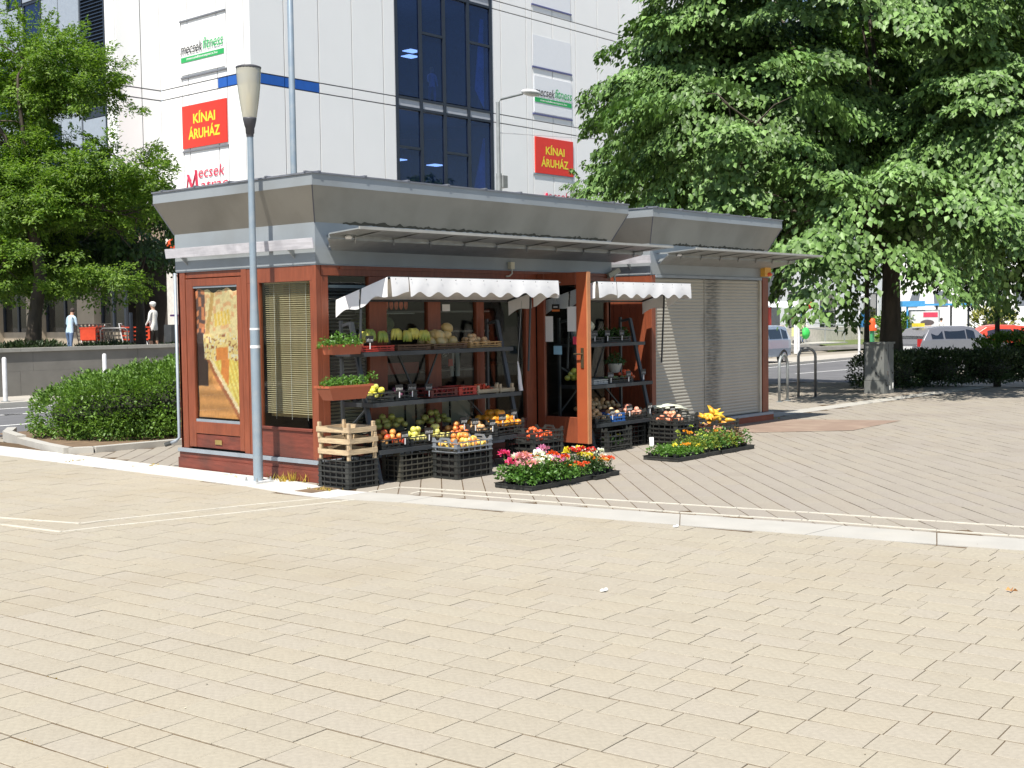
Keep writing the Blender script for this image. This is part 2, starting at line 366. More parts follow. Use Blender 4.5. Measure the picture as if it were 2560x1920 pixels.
n2 = lay('paving_slab', 'paving_slab_field', (3, -3, 0), math.radians(-135.6), .203, [.3, .4, .4, .6], (-75, 75), (-18, 16),
         lambda u, v: v < 4.6 and u > ip(inner, v)-.03 and u < 18.9 and not (-.05 < u < 9.0 and -.02 < v < 2.42) and not (9 < u < 19 and .18 < v < .6), pav2, .0075, 300, rs)
print('pavers', n1, n2)
# concrete bands
concrete_w = mat('bleached concrete', (.56, .55, .52), .85, var=.07, scale=3, bump=.15, bscale=40, dark=(.42, .39, .33), darkamt=.4, darkscale=2)
def band(name, po, pi_, joints):
    for i in range(len(po)-1):
        a0, b0, a1, b1 = po[i], pi_[i], po[i+1], pi_[i+1]; mm = M(); g = .004
        mm.add([(a0[1], a0[0]-g, .003), (b0[1], b0[0]-g, .003), (b1[1], b1[0]+g, .003), (a1[1], a1[0]+g, .003), (a0[1], a0[0]-g, -.04), (b0[1], b0[0]-g, -.04), (b1[1], b1[0]+g, -.04), (a1[1], a1[0]+g, -.04)],
               [(0, 1, 2, 3), (0, 4, 5, 1), (1, 5, 6, 2), (2, 6, 7, 3), (3, 7, 4, 0)])
        mm.build(name, concrete_w if a0[0] > -.8 else concrete, sq)
band('concrete_band_slab', outer, inner, None)
b2 = M()
for i in range(7): b2 = M().box(8.95+i*1.4, 8.95+i*1.4+1.394, .2, .58, -.04, .003); b2.build('concrete_band_slab', concrete, sq)
# inlaid white line strips
wl = mat('white marble strip', (.56, .53, .45), .7, var=.1, scale=6)
def strip(pl, wd=.03):
    mm = M()
    for i in range(len(pl)-1):
        a = np.array(pl[i], float); b = np.array(pl[i+1], float); t = (b-a)/np.linalg.norm(b-a); n = np.array((-t[1], t[0]))*wd/2; L = np.linalg.norm(b-a)
        s = 0
        while s < L-.02:
            e = min(s+.5, L); p = a+t*s; q = a+t*(e-.006); j = R_.uniform(-.002, .002)*n/(wd/2)
            mm.add([(*(p+n+j), .005), (*(p-n+j), .005), (*(q-n+j), .005), (*(q+n+j), .005), (*(p+n+j), -.02), (*(p-n+j), -.02), (*(q-n+j), -.02), (*(q+n+j), -.02)], [(0, 1, 2, 3), (0, 4, 5, 1), (1, 5, 6, 2), (2, 6, 7, 3), (3, 7, 4, 0)]); s = e
    o = mm.build('inlaid_line', wl, sq); return o
strip([(-.72, -.86), (-1.3, -.66), (-2.47, -.385), (-2.8, -.336), (-3.04, .494), (-3.3, 1.6)])
strip([(-.6, -1.17), (-1.53, -.963), (-2.65, -.672), (-3.1, -.586), (-3.21, .16), (-3.5, 1.6)])
strip([(-.17, -.9), (.23, -.9), (.6, -2.4), (.86, -3.66), (1.09, -4.74), (1.27, -5.72), (1.85, -8.7), (2.5, -12)])
strip([(-.02, -1.3), (.13, -1.27), (.49, -3.9), (.73, -4.92), (.88, -5.88), (1.42, -8.7), (2.1, -12)])
# red brown patch of pavers on the right
rp = M(); rp.add([(7.3, 1.27-1.2, .004), (8.96, .15, .004), (9.75, -1.75, .004), (7.9, -1.86, .004), (6.9, -.9, .004)], [(4, 3, 2, 1, 0)])
rp = rp.build('reddish_paving_patch', mat('reddish paver', (.27, .195, .15), .85, var=.1, scale=3, bump=.2, dark=(.38, .3, .23), darkamt=.5, darkscale=1.5), sq)
# bed with hedge: kerb + soil
sb = M(); sb.add([(.05, 4.72, .02), (1.6, 4.62, .02), (9.2, 4.62, .02), (9.2, 8.15, .02), (.8, 8.15, .02), (.35, 6.6, .02)], [(0, 1, 2, 3, 4, 5)])
sb = sb.build('soil_bed', soilm); struct(sb)
kc = M(); pl = [(1.0, 8.1), (.62, 7.5), (.38, 6.65), (.12, 5.5), (.0, 4.75), (.25, 4.6), (1.6, 4.54)]
for i in range(len(pl)-1):
    a, b = pl[i], pl[i+1]; kc.bar((a[0], a[1], .03), (b[0], b[1], .03), .13, .14 if i < 2 else .09)
kc.build('bed_kerb', concrete, sb)
# small litter + moss tufts in the joints
def tuftmesh(name, spots, m, h, n, spread, parent=None, col=((.9, .9, .6), (1.2, 1.1, .9))):
    V = []; F = []; T = []
    for (x, y, z, s) in spots:
        for k in range(n):
            a = R_.uniform(0, 6.28); r = R_.uniform(0, spread)*s; bx, by = x+math.cos(a)*r, y+math.sin(a)*r; hh_ = h*s*R_.uniform(.4, 1); l = R_.uniform(0, .9)*hh_; b = R_.uniform(0, 6.28); wd = .004+h*.02
            q = len(V); V += [(bx-math.sin(b)*wd, by+math.cos(b)*wd, z), (bx+math.sin(b)*wd, by-math.cos(b)*wd, z), (bx+math.cos(b)*l, by+math.sin(b)*l, z+hh_)]
            F.append((q, q+1, q+2)); c = np.array(col[0])+(np.array(col[1])-np.array(col[0]))*R_.random(); T += [c]*3
    me = bpy.data.meshes.new(name); me.from_pydata(V, [], F); me.materials.append(m); tint_mesh(me, np.array(T)); return link(name, me, parent)
sp = []
for k in range(260):
    r = R_.randrange(-5, 20); x = R_.uniform(-8, 10); W = .19
    u = -6+x*math.cos(ang1)-(r*W)*math.sin(ang1); v = -6+x*math.sin(ang1)+(r*W)*math.cos(ang1)
    if u < ip(outer, v)-.1 and v < 4: sp += [(u+R_.gauss(0, .004), v+q*.02, -.008, R_.uniform(.5, 1.1)) for q in range(R_.randrange(1, 6))]
mo = tuftmesh('joint_moss', sp, drygrass, .014, 9, .012, col=((.5, .45, .3), (1.1, .95, .6))); tag(mo, 'dry moss and straw caught in the paver joints', 'moss', kind='stuff')
gspots = [((-.12, .42), 1.3, 'dry grass tuft growing at the kiosk skirting beside the lamp post', 90), ((-.32, -.42), .8, 'flat straw coloured grass patch in the gap by the stacked crates', 120), ((-.14, 1.25), .5, 'sparse dry weeds along the kiosk skirting left of the lamp post', 40),
          ((-.2, 2.75), .6, 'dry weeds in the slab gap beside the back corner of the kiosk', 60), ((-.35, 3.9), .5, 'low dry weeds between the broken white slabs', 50), ((9.2, .12), .7, 'small green weed at the base of the shuttered kiosk', 40)]
for (p, s, lb, n) in gspots:
    o = tuftmesh('grass_tuft', [(p[0]+R_.gauss(0, .07), p[1]+R_.gauss(0, .10), 0, s*R_.uniform(.4, 1)) for _ in range(n//8)], drygrass, .13 if s > 1 else .05, 12, .05, col=((.7, .8, .4), (1.3, 1.1, .7))); tag(o, lb, 'weeds', kind='stuff')
sg = M(); sg.box(-.55, -.08, -.52, -.27, -.02, .006); sg.build('soil_gap', soilm, sq)
for (u, v, lb) in ((-.16, -4.27, 'small white litter scrap beside the concrete band'), (-2.27, -5.16, 'tiny white crumpled paper on buff paving'),):
    mm = M()
    for k in range(5): mm.sphere((u+k*.012, v+.006*math.sin(k*2), .010), .014, seg=5, rings=3, sq=(1, 1, .6))
    tag(mm.build('litter_scrap', paper), lb, 'litter')
lf = M(); 
for k in range(4): a = k*1.4; lf.add([(-.86, -7.02, .01), (-.86+.025*math.cos(a), -7.02+.025*math.sin(a), .03), (-.86+.035*math.cos(a+.5), -7.02+.035*math.sin(a+.5), .012)], [(0, 1, 2)])
tag(lf.build('fallen_leaf', mat('dry leaf', (.5, .22, .06), .7)), 'single curled orange leaf on the buff paving at right', 'leaf')

V = []; F = []; T = []
for k in range(700):
    u, v = R_.uniform(-9, 6), R_.uniform(-9, 2); s_ = R_.uniform(.002, .006)
    if -.05 < u and v > -.1: continue
    q = len(V); a = R_.uniform(0, 6.28)
    for j in range(5): V.append((u+s_*math.cos(a+j*1.26)*R_.uniform(.6, 1.3), v+s_*math.sin(a+j*1.26)*R_.uniform(.4, 1), .0035+R_.uniform(0, .001)))
    F.append(tuple(range(q, q+5))); T += [R_.choice([(.35, .28, .2), (.5, .42, .3), (1.5, 1.45, 1.3), (.2, .17, .13)])]*5
me = bpy.data.meshes.new('paving_debris'); me.from_pydata(V, [], F); me.materials.append(mat('debris flecks', (.5, .45, .36), .9, attr=True)); tint_mesh(me, np.array(T)); tag(link('paving_debris', me), 'tiny crumbs, husks and gum flecks scattered over the paving', 'debris', kind='stuff')
# ================================================================== KIOSKS
OV = .17; ZW = 2.57; ZB = 2.165; ZE0 = 2.91; ZE1 = 3.02
def roof_parts(root, x0, x1, y0, y1, left_plank=True, canopy=True):
    # wall band (vertical cladding) on each side, butted at corners
    for (a, b, c, d) in ((x0-.012, x1+.012, y0-.012, y0+.01), (x0-.012, x0+.01, y0+.0102, y1-.0102), (x1-.01, x1+.012, y0+.0102, y1-.0102), (x0-.012, x1+.012, y1-.01, y1+.012)):
        M().box(a, b, c, d, ZB, ZW).build('cladding_band', clad, root)
    M().box(x0-.006, x1+.006, y0-.006, y1+.006, ZB-.012, ZB-.001).build('band_underside', trimg, root)
    # flared soffit: front, left, right, back
    I = [(x0-.012, y0-.012), (x1+.012, y0-.012), (x1+.012, y1+.012), (x0-.012, y1+.012)]
    O = [(x0-OV, y0-OV), (x1+OV, y0-OV), (x1+OV, y1+OV), (x0-OV, y1+OV)]
    for i in range(4):
        j = (i+1) % 4
        M().add([(*I[i], ZW), (*I[j], ZW), (*O[j], ZE0), (*O[i], ZE0)], [(0, 1, 2, 3)]).build('soffit_panel', soff, root)
        M().add([(*O[i], ZE0), (*O[j], ZE0), (*O[j], ZE1), (*O[i], ZE1)], [(0, 1, 2, 3)]).build('eave_fascia', clad, root)
        a = Vector((*O[i], 0)); b = Vector((*O[j], 0)); c = Vector((*I[i], 0)); d = Vector((*I[j], 0))
    r = M().box(x0-OV-.012, x1+OV+.012, y0-OV-.012, y1+OV+.012, ZE1+.0, ZE1+.016)
    # folded seams and small lumps along the cap
    for k in range(int((x1-x0+.3)/.6)+1): xx = x0-.1+k*.6; r.box(xx, xx+.03, y0-OV-.02, y0-OV+.1, ZE1+.016, ZE1+.028)
    for k in range(int((y1-y0+.3)/.6)+1): yy = y0-.1+k*.6; r.box(x0-OV-.02, x0-OV+.1, yy, yy+.03, ZE1+.016, ZE1+.028)
    r.build('roof_cap', mat('weathered zinc cap', (.22, .23, .26), .5, .4, var=.2, scale=6), root)
    for i in range(4):     # dark sealant lines at the mitred corners
        M().bar((*[q*1 for q in I[i]], ZW-.005), (*O[i], ZE0), .010, .010).build('corner_seam', dkback, root)
    if canopy:
        # glazing-bar like canopy in front of the shop: two sloping sheets on brackets
        n = int((x1-x0+.3)/.55); c0, c1 = x0-.17, x1+.19
        M().add([(c0, y0-.82, 2.462), (c1, y0-.82, 2.462), (c1, y0-.40, 2.435), (c0, y0-.40, 2.435)]+[(c0, y0-.82, 2.45), (c1, y0-.82, 2.45), (c1, y0-.40, 2.423), (c0, y0-.40, 2.423)], [(0, 1, 2, 3), (7, 6, 5, 4), (0, 4, 5, 1), (1, 5, 6, 2), (2, 6, 7, 3), (3, 7, 4, 0)]).build('canopy_blade', galv, root)
        M().box(c0, c1, y0-.838, y0-.8215, 2.447, 2.474).build('canopy_edge_bar', mat('pale edge bar', (.42, .42, .39), .5, .2), root)
        a0, a1 = c0+.36, c1-.12
        M().box(c0+.01, a1+.09, y0-.399, y0-.385, 2.392, 2.424).build('canopy_riser', galv, root)
        M().add([(c0, y0-.38, 2.39), (a1+.1, y0-.38, 2.39), (a1, y0-.02, 2.31), (a0, y0-.02, 2.31), (c0, y0-.38, 2.378), (a1+.1, y0-.38, 2.378), (a1, y0-.02, 2.298), (a0, y0-.02, 2.298)], [(0, 1, 2, 3), (7, 6, 5, 4), (0, 4, 5, 1), (1, 5, 6, 2), (2, 6, 7, 3), (3, 7, 4, 0)]).build('canopy_blade', galv, root)
        for k in range(n+1):
            xx = x0+.15+k*(x1-x0-.2)/n
            m = M(); m.prism([(y0-.79, 2.446), (y0-.72, 2.446), (y0-.385, 2.40), (y0-.02, 2.325), (y0-.02, 2.36), (y0-.40, 2.418)], 0, xx-.004, xx+.004)
            m.bar((xx, y0-.42, 2.42), (xx+.05, y0-.36, 2.36), .012, .03); m.bar((xx-.01, y0-.02, 2.44), (xx-.01, y0-.40, 2.44), .012, .02)
            m.build('canopy_bracket', galv, root)
        M().lathe([(0, 0), (.03, .0), (.035, .02), (.02, .035), (0, .035)], (c0+.22, y0-.43, 2.385), 10).build('canopy_lamp', canvas, root)
    if left_plank:
        M().add([(x0-.085, y0-.07, 2.31), (x0-.10, y0-.07, 2.41), (x0-.09, y0-.07, 2.412), (x0-.073, y0-.07, 2.31), (x0-.085, y1+.08, 2.31), (x0-.10, y1+.08, 2.41), (x0-.09, y1+.08, 2.412), (x0-.073, y1+.08, 2.31)],
                [(0, 1, 2, 3), (7, 6, 5, 4), (0, 4, 5, 1), (1, 5, 6, 2), (2, 6, 7, 3), (3, 7, 4, 0)]).build('side_lath', mat('whitewashed lath', (.56, .55, .58), .7, var=.14, scale=5, stretch=(8, 1, 8), dark=(.3, .3, .33), darkamt=.5, darkscale=5), root)
        for yy in (y0+.3, y1-.22): M().prism([(x0-.012, 2.31), (x0-.10, 2.31), (x0-.012, 2.225)], 1, yy, yy+.01).build('lath_bracket', galv, root)
def wbox(name, root, a, m=None): return M().box(*a).build(name, m or wood, root)
def bev(o, w=.004):
    md = o.modifiers.new('b', 'BEVEL'); md.width = w; md.segments = 1; return o
X1, Y1 = 4.87, 2.34
k1 = thing('kiosk', 'reddish brown wooden greengrocer kiosk with flared grey roof and open door', 'kiosk')
# skirting and base
wbox('skirting_board', k1, (-.035, -.001, -.035, Y1+.02, 0, .115), woodb); wbox('skirting_board', k1, (-.022, -.001, -.022, Y1+.01, .117, .178), woodb)
wbox('skirting_board', k1, (.0, 3.18, -.035, -.001, 0, .115), woodb); wbox('skirting_board', k1, (.0, 3.18, -.022, -.001, .117, .178), woodb)
wbox('skirting_board', k1, (4.2, X1, -.022, -.001, 0, .178), woodb)
wbox('base_trim', k1, (-.040, .0, -.04, Y1+.02, .180, .218), trimg); wbox('base_trim', k1, (.001, 3.18, -.04, 0, .180, .218), trimg)
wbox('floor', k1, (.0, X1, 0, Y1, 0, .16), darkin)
# left wall: posts, rails, panels
def leftwall(root, X, pieces):
    for nm, y0, y1, z0, z1, d0, d1, mm in pieces: bev(wbox(nm, root, (X-d0, X+d1, y0, y1, z0, z1), mm), .003)
leftwall(k1, 0, [
    ('wall_post', 2.205, 2.335, .22, 2.155, .0, .06, wood), ('wall_post', 1.105, 1.195, .22, 2.155, .004, .06, wood), ('wall_post', 0, .062, .22, 2.155, .004, .06, wood),
    ('top_rail', 1.196, 2.204, 2.085, 2.155, -.012, .06, wood), ('top_rail', .063, 1.104, 2.00, 2.155, .0, .06, wood),
    ('door_stile', 2.065, 2.19, .24, 2.075, .0, .045, wood), ('door_stile', 1.205, 1.28, .24, 2.075, .0, .045, wood),
    ('door_rail', 1.281, 2.064, 1.995, 2.075, .0, .045, wood), ('door_rail', 1.281, 2.064, .392, .52, .0, .045, wood), ('lower_panel', 1.281, 2.064, .24, .385, -.008, .045, woodb),
    ('window_stile', .905, 1.10, .22, 1.999, .0, .045, wood), ('window_stile', .0625, .10, .22, 1.999, .0, .045, wood),
    ('lower_panel', .101, .904, .22, .495, -.004, .045, woodb), ('window_sill', .101, .904, .497, .525, .012, .03, woodb)])
wbox('glazing_bead', k1, (.008, .02, 1.281, 2.064, .521, .55), trimg); wbox('glazing_bead', k1, (.008, .02, 1.281, 2.064, 1.975, 1.994), trimg)
M().box(-.002, -.0005+.0005, 1.60, 1.72, .285, .335).build('brass_plate', mat('brass plate', (.45, .33, .12), .4, .6), k1)
M().box(.022, .028, 1.2805, 2.0645, .521, 1.9945).build('window_pane', glassK, k1)
M().box(.022, .028, .1005, .9045, .526, 1.9995).build('window_pane', glassK, k1)
# poster of a fruit market behind the left pane: a printed sheet, slightly buckled
def hsh(a, b): 
    x = math.sin(a*127.1+b*311.7)*43758.5453; return x-math.floor(x)
def poster_col(s, t):      # s 0..1 left->right, t 0..1 bottom->top ; flat print colours
    n = hsh(int(s*38), int(t*75)); n2 = hsh(int(s*16), int(t*30))
    c = np.array((.82, .60, .26))
    edge = .22+.20*max(0, t-.35) if t > .45 else .05+.8*(.45-t)*0
    if t < .46:
        a = (s-.02)/(1.0-.0); line = .98-1.55*t     # diagonal counter edge running from lower right to upper left
        if s > line+.10: c = np.array((.86, .70, .20)) if (int((s*1.3+t*1.1)*17) % 2) else np.array((.75, .50, .10))
        elif s > line+.02: c = np.array((.84, .66, .42))
        elif s > line-.06: c = np.array((.40, .13, .05))
        elif s < .24 and t > .24: c = np.array((.05, .025, .02))
        else: c = np.array((.62, .28, .09))*(1.0+.2*math.sin(t*60))
        if s > line+.12 and .55 < s < .72 and t > .25: c = np.array((.75, .25, .06))
    elif t < .66:
        if s < .16: c = np.array((.06, .03, .03))
        elif .45 < s < .7 and t < .56: c = np.array((.78, .27, .07))
        else: c = np.array((.84, .62, .26)) if n > .35 else (np.array((.35, .12, .05)) if n > .2 else np.array((.88, .80, .62)))
    else:
        if s < .2: c = np.array((.12, .06, .06)) if n2 < .5 else np.array((.68, .23, .10))
        elif abs((s-.25)-(t-.66)*.4) < .04: c = np.array((.60, .36, .12))
        elif .4 < s < .8 and .72 < t < .84: c = np.array((.80, .50, .08)) if int((s+t*.4)*26) % 2 else np.array((.86, .66, .30))
        else: c = np.array((.84, .66, .36)) if n2 > .3 else np.array((.80, .44, .22))
    return c*(.88+.24*n)
NX, NZ = 46, 100; V = []; F = []; T = []
for j in range(NZ+1):
    for i in range(NX+1):
        s, t = i/NX, j/NZ; top = 1.945+.018*math.sin(s*11)+.01*math.sin(s*27); z = .57+(top-.57)*t; yv = 2.045-s*.755-(.02*(1-t) if False else 0)
        V.append((.036+.006*math.sin(s*7+t*5)+.004*math.sin(t*17), yv, z)); T.append(poster_col(s, t))
for j in range(NZ):
    for i in range(NX): a = j*(NX+1)+i; F.append((a, a+1, a+NX+2, a+NX+1))
me = bpy.data.meshes.new('market_poster'); me.from_pydata(V, [], F); pm = mat('printed paper', (1, 1, 1), .6, var=.05, attr=True); me.materials.append(pm); tint_mesh(me, np.array(T)); po = link('market_poster', me, k1)
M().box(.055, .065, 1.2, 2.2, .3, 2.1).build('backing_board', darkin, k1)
# venetian blinds in the second left window
bl = thing('blind', '', '') ; 
for k_ in ('label', 'category'): del bl[k_]
bl.parent = k1
bm_ = mat('beige blind slat', (.50, .42, .26), .5, var=.05)
for k in range(62):
    z = .66+k*.0215
    M().add([(.075, .105, z), (.075, .90, z), (.092, .90, z+.010), (.092, .105, z+.010)], [(0, 1, 2, 3)]).build('slat', bm_, bl)
for yy in (.25, .5, .75): M().tube([(.072, yy, .6), (.072, yy, 1.99)], .0015, 4).build('cord', canvas, bl)
M().box(.07, .10, .103, .902, 1.985, 2.0).build('head_rail', bm_, bl)
M().box(.125, .13, .56, .66, .64, 1.98).build('curtain', mat('tan curtain', (.33, .23, .11), .8), k1)
M().box(.135, .14, .10, .91, .62, 1.98).build('back_curtain', mat('ochre curtain', (.42, .33, .17), .8, var=.2, scale=3, stretch=(1, 6, .3)), k1)
# back, right and inner walls
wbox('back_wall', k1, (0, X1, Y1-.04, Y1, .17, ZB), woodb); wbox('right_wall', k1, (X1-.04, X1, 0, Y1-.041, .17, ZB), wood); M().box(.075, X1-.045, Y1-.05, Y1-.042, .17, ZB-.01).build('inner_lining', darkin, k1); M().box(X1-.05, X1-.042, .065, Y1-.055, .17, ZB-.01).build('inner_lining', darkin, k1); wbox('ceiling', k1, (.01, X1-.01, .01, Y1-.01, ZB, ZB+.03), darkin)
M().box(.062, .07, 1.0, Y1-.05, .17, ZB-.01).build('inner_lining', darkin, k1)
# front wall
for x0, x1, z0 in ((.063, .155, .22), (.70, .945, .22), (1.555, 1.75, .22), (2.33, 2.455, .22), (3.19, 3.37, 0.0), (4.20, 4.34, .0), (4.80, 4.869, .0)):
    bev(wbox('wall_post', k1, (x0, x1, .0, .06, z0, 2.05)), .003)
wbox('top_rail', k1, (.063, 4.869, -.004, .06, 2.052, 2.152)); wbox('rail_moulding', k1, (.30, 4.85, -.02, -.005, 2.115, 2.14))
for a, b in ((.156, .699), (.946, 1.554), (1.751, 2.329), (2.456, 3.189), (4.341, 4.799)):
    wbox('lower_panel', k1, (a, b, .012, .05, .22, .40), woodb); M().box(a, b, .03, .036, .402, 2.051).build('window_pane', glassK, k1)
    wbox('window_sill', k1, (a, b, -.01, .028, .402, .425), woodb)
wbox('blind_box', k1, (.16, .695, .04, .08, 1.93, 1.96), trimg)
fb = thing('blind', '', '')
for k_ in ('label', 'category'): del fb[k_]
fb.parent = k1
for k in range(40): 
    z = .5+k*.036; M().add([(.165, .06, z), (.69, .06, z), (.69, .08, z+.014), (.165, .08, z+.014)], [(0, 1, 2, 3)]).build('slat', mat('grey blind slat', (.12, .12, .11), .5), fb)
# white curtains low behind the front panes (seen under the second shelf)
cw = mat('cream net curtain', (.42, .40, .32), .9, var=.05)
for a, b in ((1.0, 1.26), (1.29, 1.42), (1.45, 1.56), (1.80, 1.95), (1.98, 2.3), (2.5, 2.62), (.2, .66)): M().box(a, b, .09, .094, .42, .78).build('half_curtain', cw, k1)
# downpipe at the back corner and its spout
dp = M().tube([(-.012, Y1+.024, 2.15), (-.012, Y1+.024, .33), (-.04, Y1+.05, .29), (-.10, Y1+.10, .26)], .018, 10); dp.build('downpipe', trimg, k1, smooth=True)
M().tube([(-.085, Y1+.085, .268), (-.13, Y1+.13, .25)], .026, 10).build('pipe_spout', blackpl, k1)
# sockets and cable on the band
cb = M().box(2.86, 2.93, -.06, -.013, 2.17, 2.25); cb.build('junction_box', mat('cream box', (.6, .56, .42), .6), k1)
M().tube([(2.9, -.04, 2.17), (2.9, -.045, 2.12), (2.87, -.03, 2.09), (2.82, -.02, 2.085)], .009, 6).build('cable', mat('cream cable', (.55, .53, .45), .6), k1)
M().bar((4.78, -.03, 2.12), (4.93, -.09, 2.20), .06, .06).build('floodlight', mat('cream lamp body', (.5, .46, .34), .6), k1)
M().tube([(4.92, -.02, 2.2), (4.94, -.02, 2.05)], .014, 6).build('conduit', mat('cream cable', (.5,)*3), k1)
# door leaf, opened outwards at 90 degrees
dr = thing('open_door', '', '')
for k_ in ('label', 'category'): del dr[k_]
dr.parent = k1; DX = 3.40
for nm, a in (('stile', (DX-.022, DX+.022, -.755, -.60, .14, 2.125)), ('stile', (DX-.022, DX+.022, -.12, -.01, .14, 2.125)), ('rail', (DX-.022, DX+.022, -.599, -.121, 1.98, 2.125)), ('rail', (DX-.022, DX+.022, -.599, -.121, .14, .44))): bev(wbox(nm, dr, a, wood_or if a[3] < -.5 and nm == 'stile' else wood), .004)  # shade painted in: darker wood on hinge stile and rails, orange stile sunlit
M().box(DX-.003, DX+.003, -.6, -.12, .44, 1.98).build('pane', glassD, dr)
M().box(DX-.03, DX+.03, -.772, -.757, .14, 2.125).build('edge_strip', mat('lighter door edge', (.5, .22, .10), .5), dr)
h = M(); h.box(DX-.034, DX-.023, -.71, -.67, 1.02, 1.25); h.tube([(DX-.03, -.69, 1.18), (DX-.07, -.69, 1.18), (DX-.072, -.60, 1.18)], .009, 8); h.build('handle', mat('dark brass', (.25, .2, .12), .35, .8), dr)
# interior stock
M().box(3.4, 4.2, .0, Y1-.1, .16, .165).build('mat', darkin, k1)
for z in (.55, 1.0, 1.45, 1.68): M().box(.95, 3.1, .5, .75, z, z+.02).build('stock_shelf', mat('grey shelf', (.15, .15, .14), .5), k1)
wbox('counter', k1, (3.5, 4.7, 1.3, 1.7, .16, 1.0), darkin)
for a, b, c in ((1.99, 2.01, .35), (2.22, 2.26, .30), (2.30, 2.36, .30)): M().box(a, b, c, c+.02, .95, 1.35).build('fridge_edge', mat('pale grey edge', (.34, .38, .40), .5), k1)
ms = M().box(2.07, 2.24, .30, .31, 1.14, 1.34); ms.build('menu_poster', board, k1)
mm = M()
for k in range(16): x = 2.08+R_.random()*.13; z = 1.16+R_.random()*.16; mm.bar((x, .297, z), (x+.03, .297, z+.02), .004, .006)
mm.build('menu_marks', chalk, k1)
M().box(2.16, 2.23, .285, .29, 1.07, 1.15).build('red_card', mat('dull red card', (.5, .07, .06), .6), k1)
rp_ = M().box(1.1, 1.6, .2, .21, 1.02, 1.14); rp_.build('red_banner', mat('dark red banner', (.25, .05, .04), .6), k1)
# ---------------- kiosk 2
A2, B2 = 5.76, 8.87
k2 = thing('kiosk', 'second kiosk with closed beige roller shutter standing right of the fruit kiosk', 'kiosk')
roof_parts(k1, 0, X1, 0, Y1); roof_parts(k2, A2, B2, 0, Y1)
wbox('skirting_board', k2, (A2-.02, B2+.10, -.06, -.001, 0, .09), mat('brick red base', (.33, .09, .045), .7, var=.2, scale=5, bump=.3)); wbox('skirting_board', k2, (A2-.02, A2-.001, .0, Y1, 0, .18), woodb)
wbox('sill_strip', k2, (A2, B2+.06, -.08, .0, .092, .13), trimg)
leftwall(k2, A2, [('wall_post', 0, .07, .13, 2.15, .0, .06, wood), ('wall_post', 2.25, 2.335, .18, 2.15, .0, .06, wood), ('top_rail', .071, 2.249, 2.0, 2.15, .0, .06, wood)])
for k in range(16): wbox('wall_board', k2, (A2+.01, A2+.03, .072+k*.136, .204+k*.136, .18, 1.999), wood)
wbox('back_wall', k2, (A2, B2, Y1-.04, Y1, 0, ZB), woodb); wbox('right_wall', k2, (B2-.05, B2, .07, Y1-.041, 0, ZB), wood)
bev(wbox('wall_post', k2, (B2-.17, B2, -.03, .069, .13, 2.16))); bev(wbox('wall_post', k2, (A2+.001, A2+.10, -.02, -.001, .13, 2.15)))
wbox('ceiling', k2, (A2+.01, B2-.01, .01, Y1-.01, ZB, ZB+.03), darkin)
sh = thing('roller_shutter', '', '')
for k_ in ('label', 'category'): del sh[k_]
sh.parent = k2
shm = mat('beige shutter lacquer', (.43, .405, .34), .45, .1, var=.05, scale=2)
# grime streak down the middle: a stain of its own shape
t = shm.node_tree; n = t.nodes; L = t.links.new; p = _pr(shm); prev = p.inputs['Base Color'].links[0].from_socket
tc = n.new('ShaderNodeTexCoord'); sx = n.new('ShaderNodeSeparateXYZ'); L(tc.outputs['Object'], sx.inputs[0])
a1 = n.new('ShaderNodeMath'); a1.operation = 'SUBTRACT'; a1.inputs[1].default_value = 7.33; L(sx.outputs[0], a1.inputs[0])
nz = n.new('ShaderNodeTexNoise'); nz.inputs['Scale'].default_value = 2.2; L(tc.outputs['Object'], nz.inputs[0])
nz2 = n.new('ShaderNodeTexNoise'); nz2.inputs['Scale'].default_value = 14; mp = n.new('ShaderNodeMapping'); mp.inputs['Scale'].default_value = (.5, 1, 5); L(tc.outputs['Object'], mp.inputs[0]); L(mp.outputs[0], nz2.inputs[0])
a2 = n.new('ShaderNodeMath'); a2.operation = 'MULTIPLY_ADD'; a2.inputs[1].default_value = .35; L(nz.outputs[0], a2.inputs[0]); L(a1.outputs[0], a2.inputs[2])
a3 = n.new('ShaderNodeMath'); a3.operation = 'SUBTRACT'; a3.inputs[1].default_value = .175; L(a2.outputs[0], a3.inputs[0]); a4 = n.new('ShaderNodeMath'); a4.operation = 'ABSOLUTE'; L(a3.outputs[0], a4.inputs[0])
mr = n.new('ShaderNodeMapRange'); mr.inputs[1].default_value = .30; mr.inputs[2].default_value = .12; mr.inputs[3].default_value = 0; mr.inputs[4].default_value = 1; L(a4.outputs[0], mr.inputs[0])
mr2 = n.new('ShaderNodeMapRange'); mr2.inputs[1].default_value = .3; mr2.inputs[2].default_value = .65; mr2.inputs[3].default_value = .25; L(nz2.outputs[0], mr2.inputs[0])
ml = n.new('ShaderNodeMath'); ml.operation = 'MULTIPLY'; L(mr.outputs[0], ml.inputs[0]); L(mr2.outputs[0], ml.inputs[1]); m5 = n.new('ShaderNodeMath'); m5.operation = 'MULTIPLY'; m5.inputs[1].default_value = .8; L(ml.outputs[0], m5.inputs[0])
mx = n.new('ShaderNodeMix'); mx.data_type = 'RGBA'; L(m5.outputs[0], mx.inputs[0]); L(prev, mx.inputs[6]); mx.inputs[7].default_value = (.06, .06, .052, 1); L(mx.outputs[2], p.inputs['Base Color'])
PITCHS = .045
prof = [(-.006, 0), (-.011, .008), (-.0135, .021), (-.011, .034), (-.0065, .0445)]
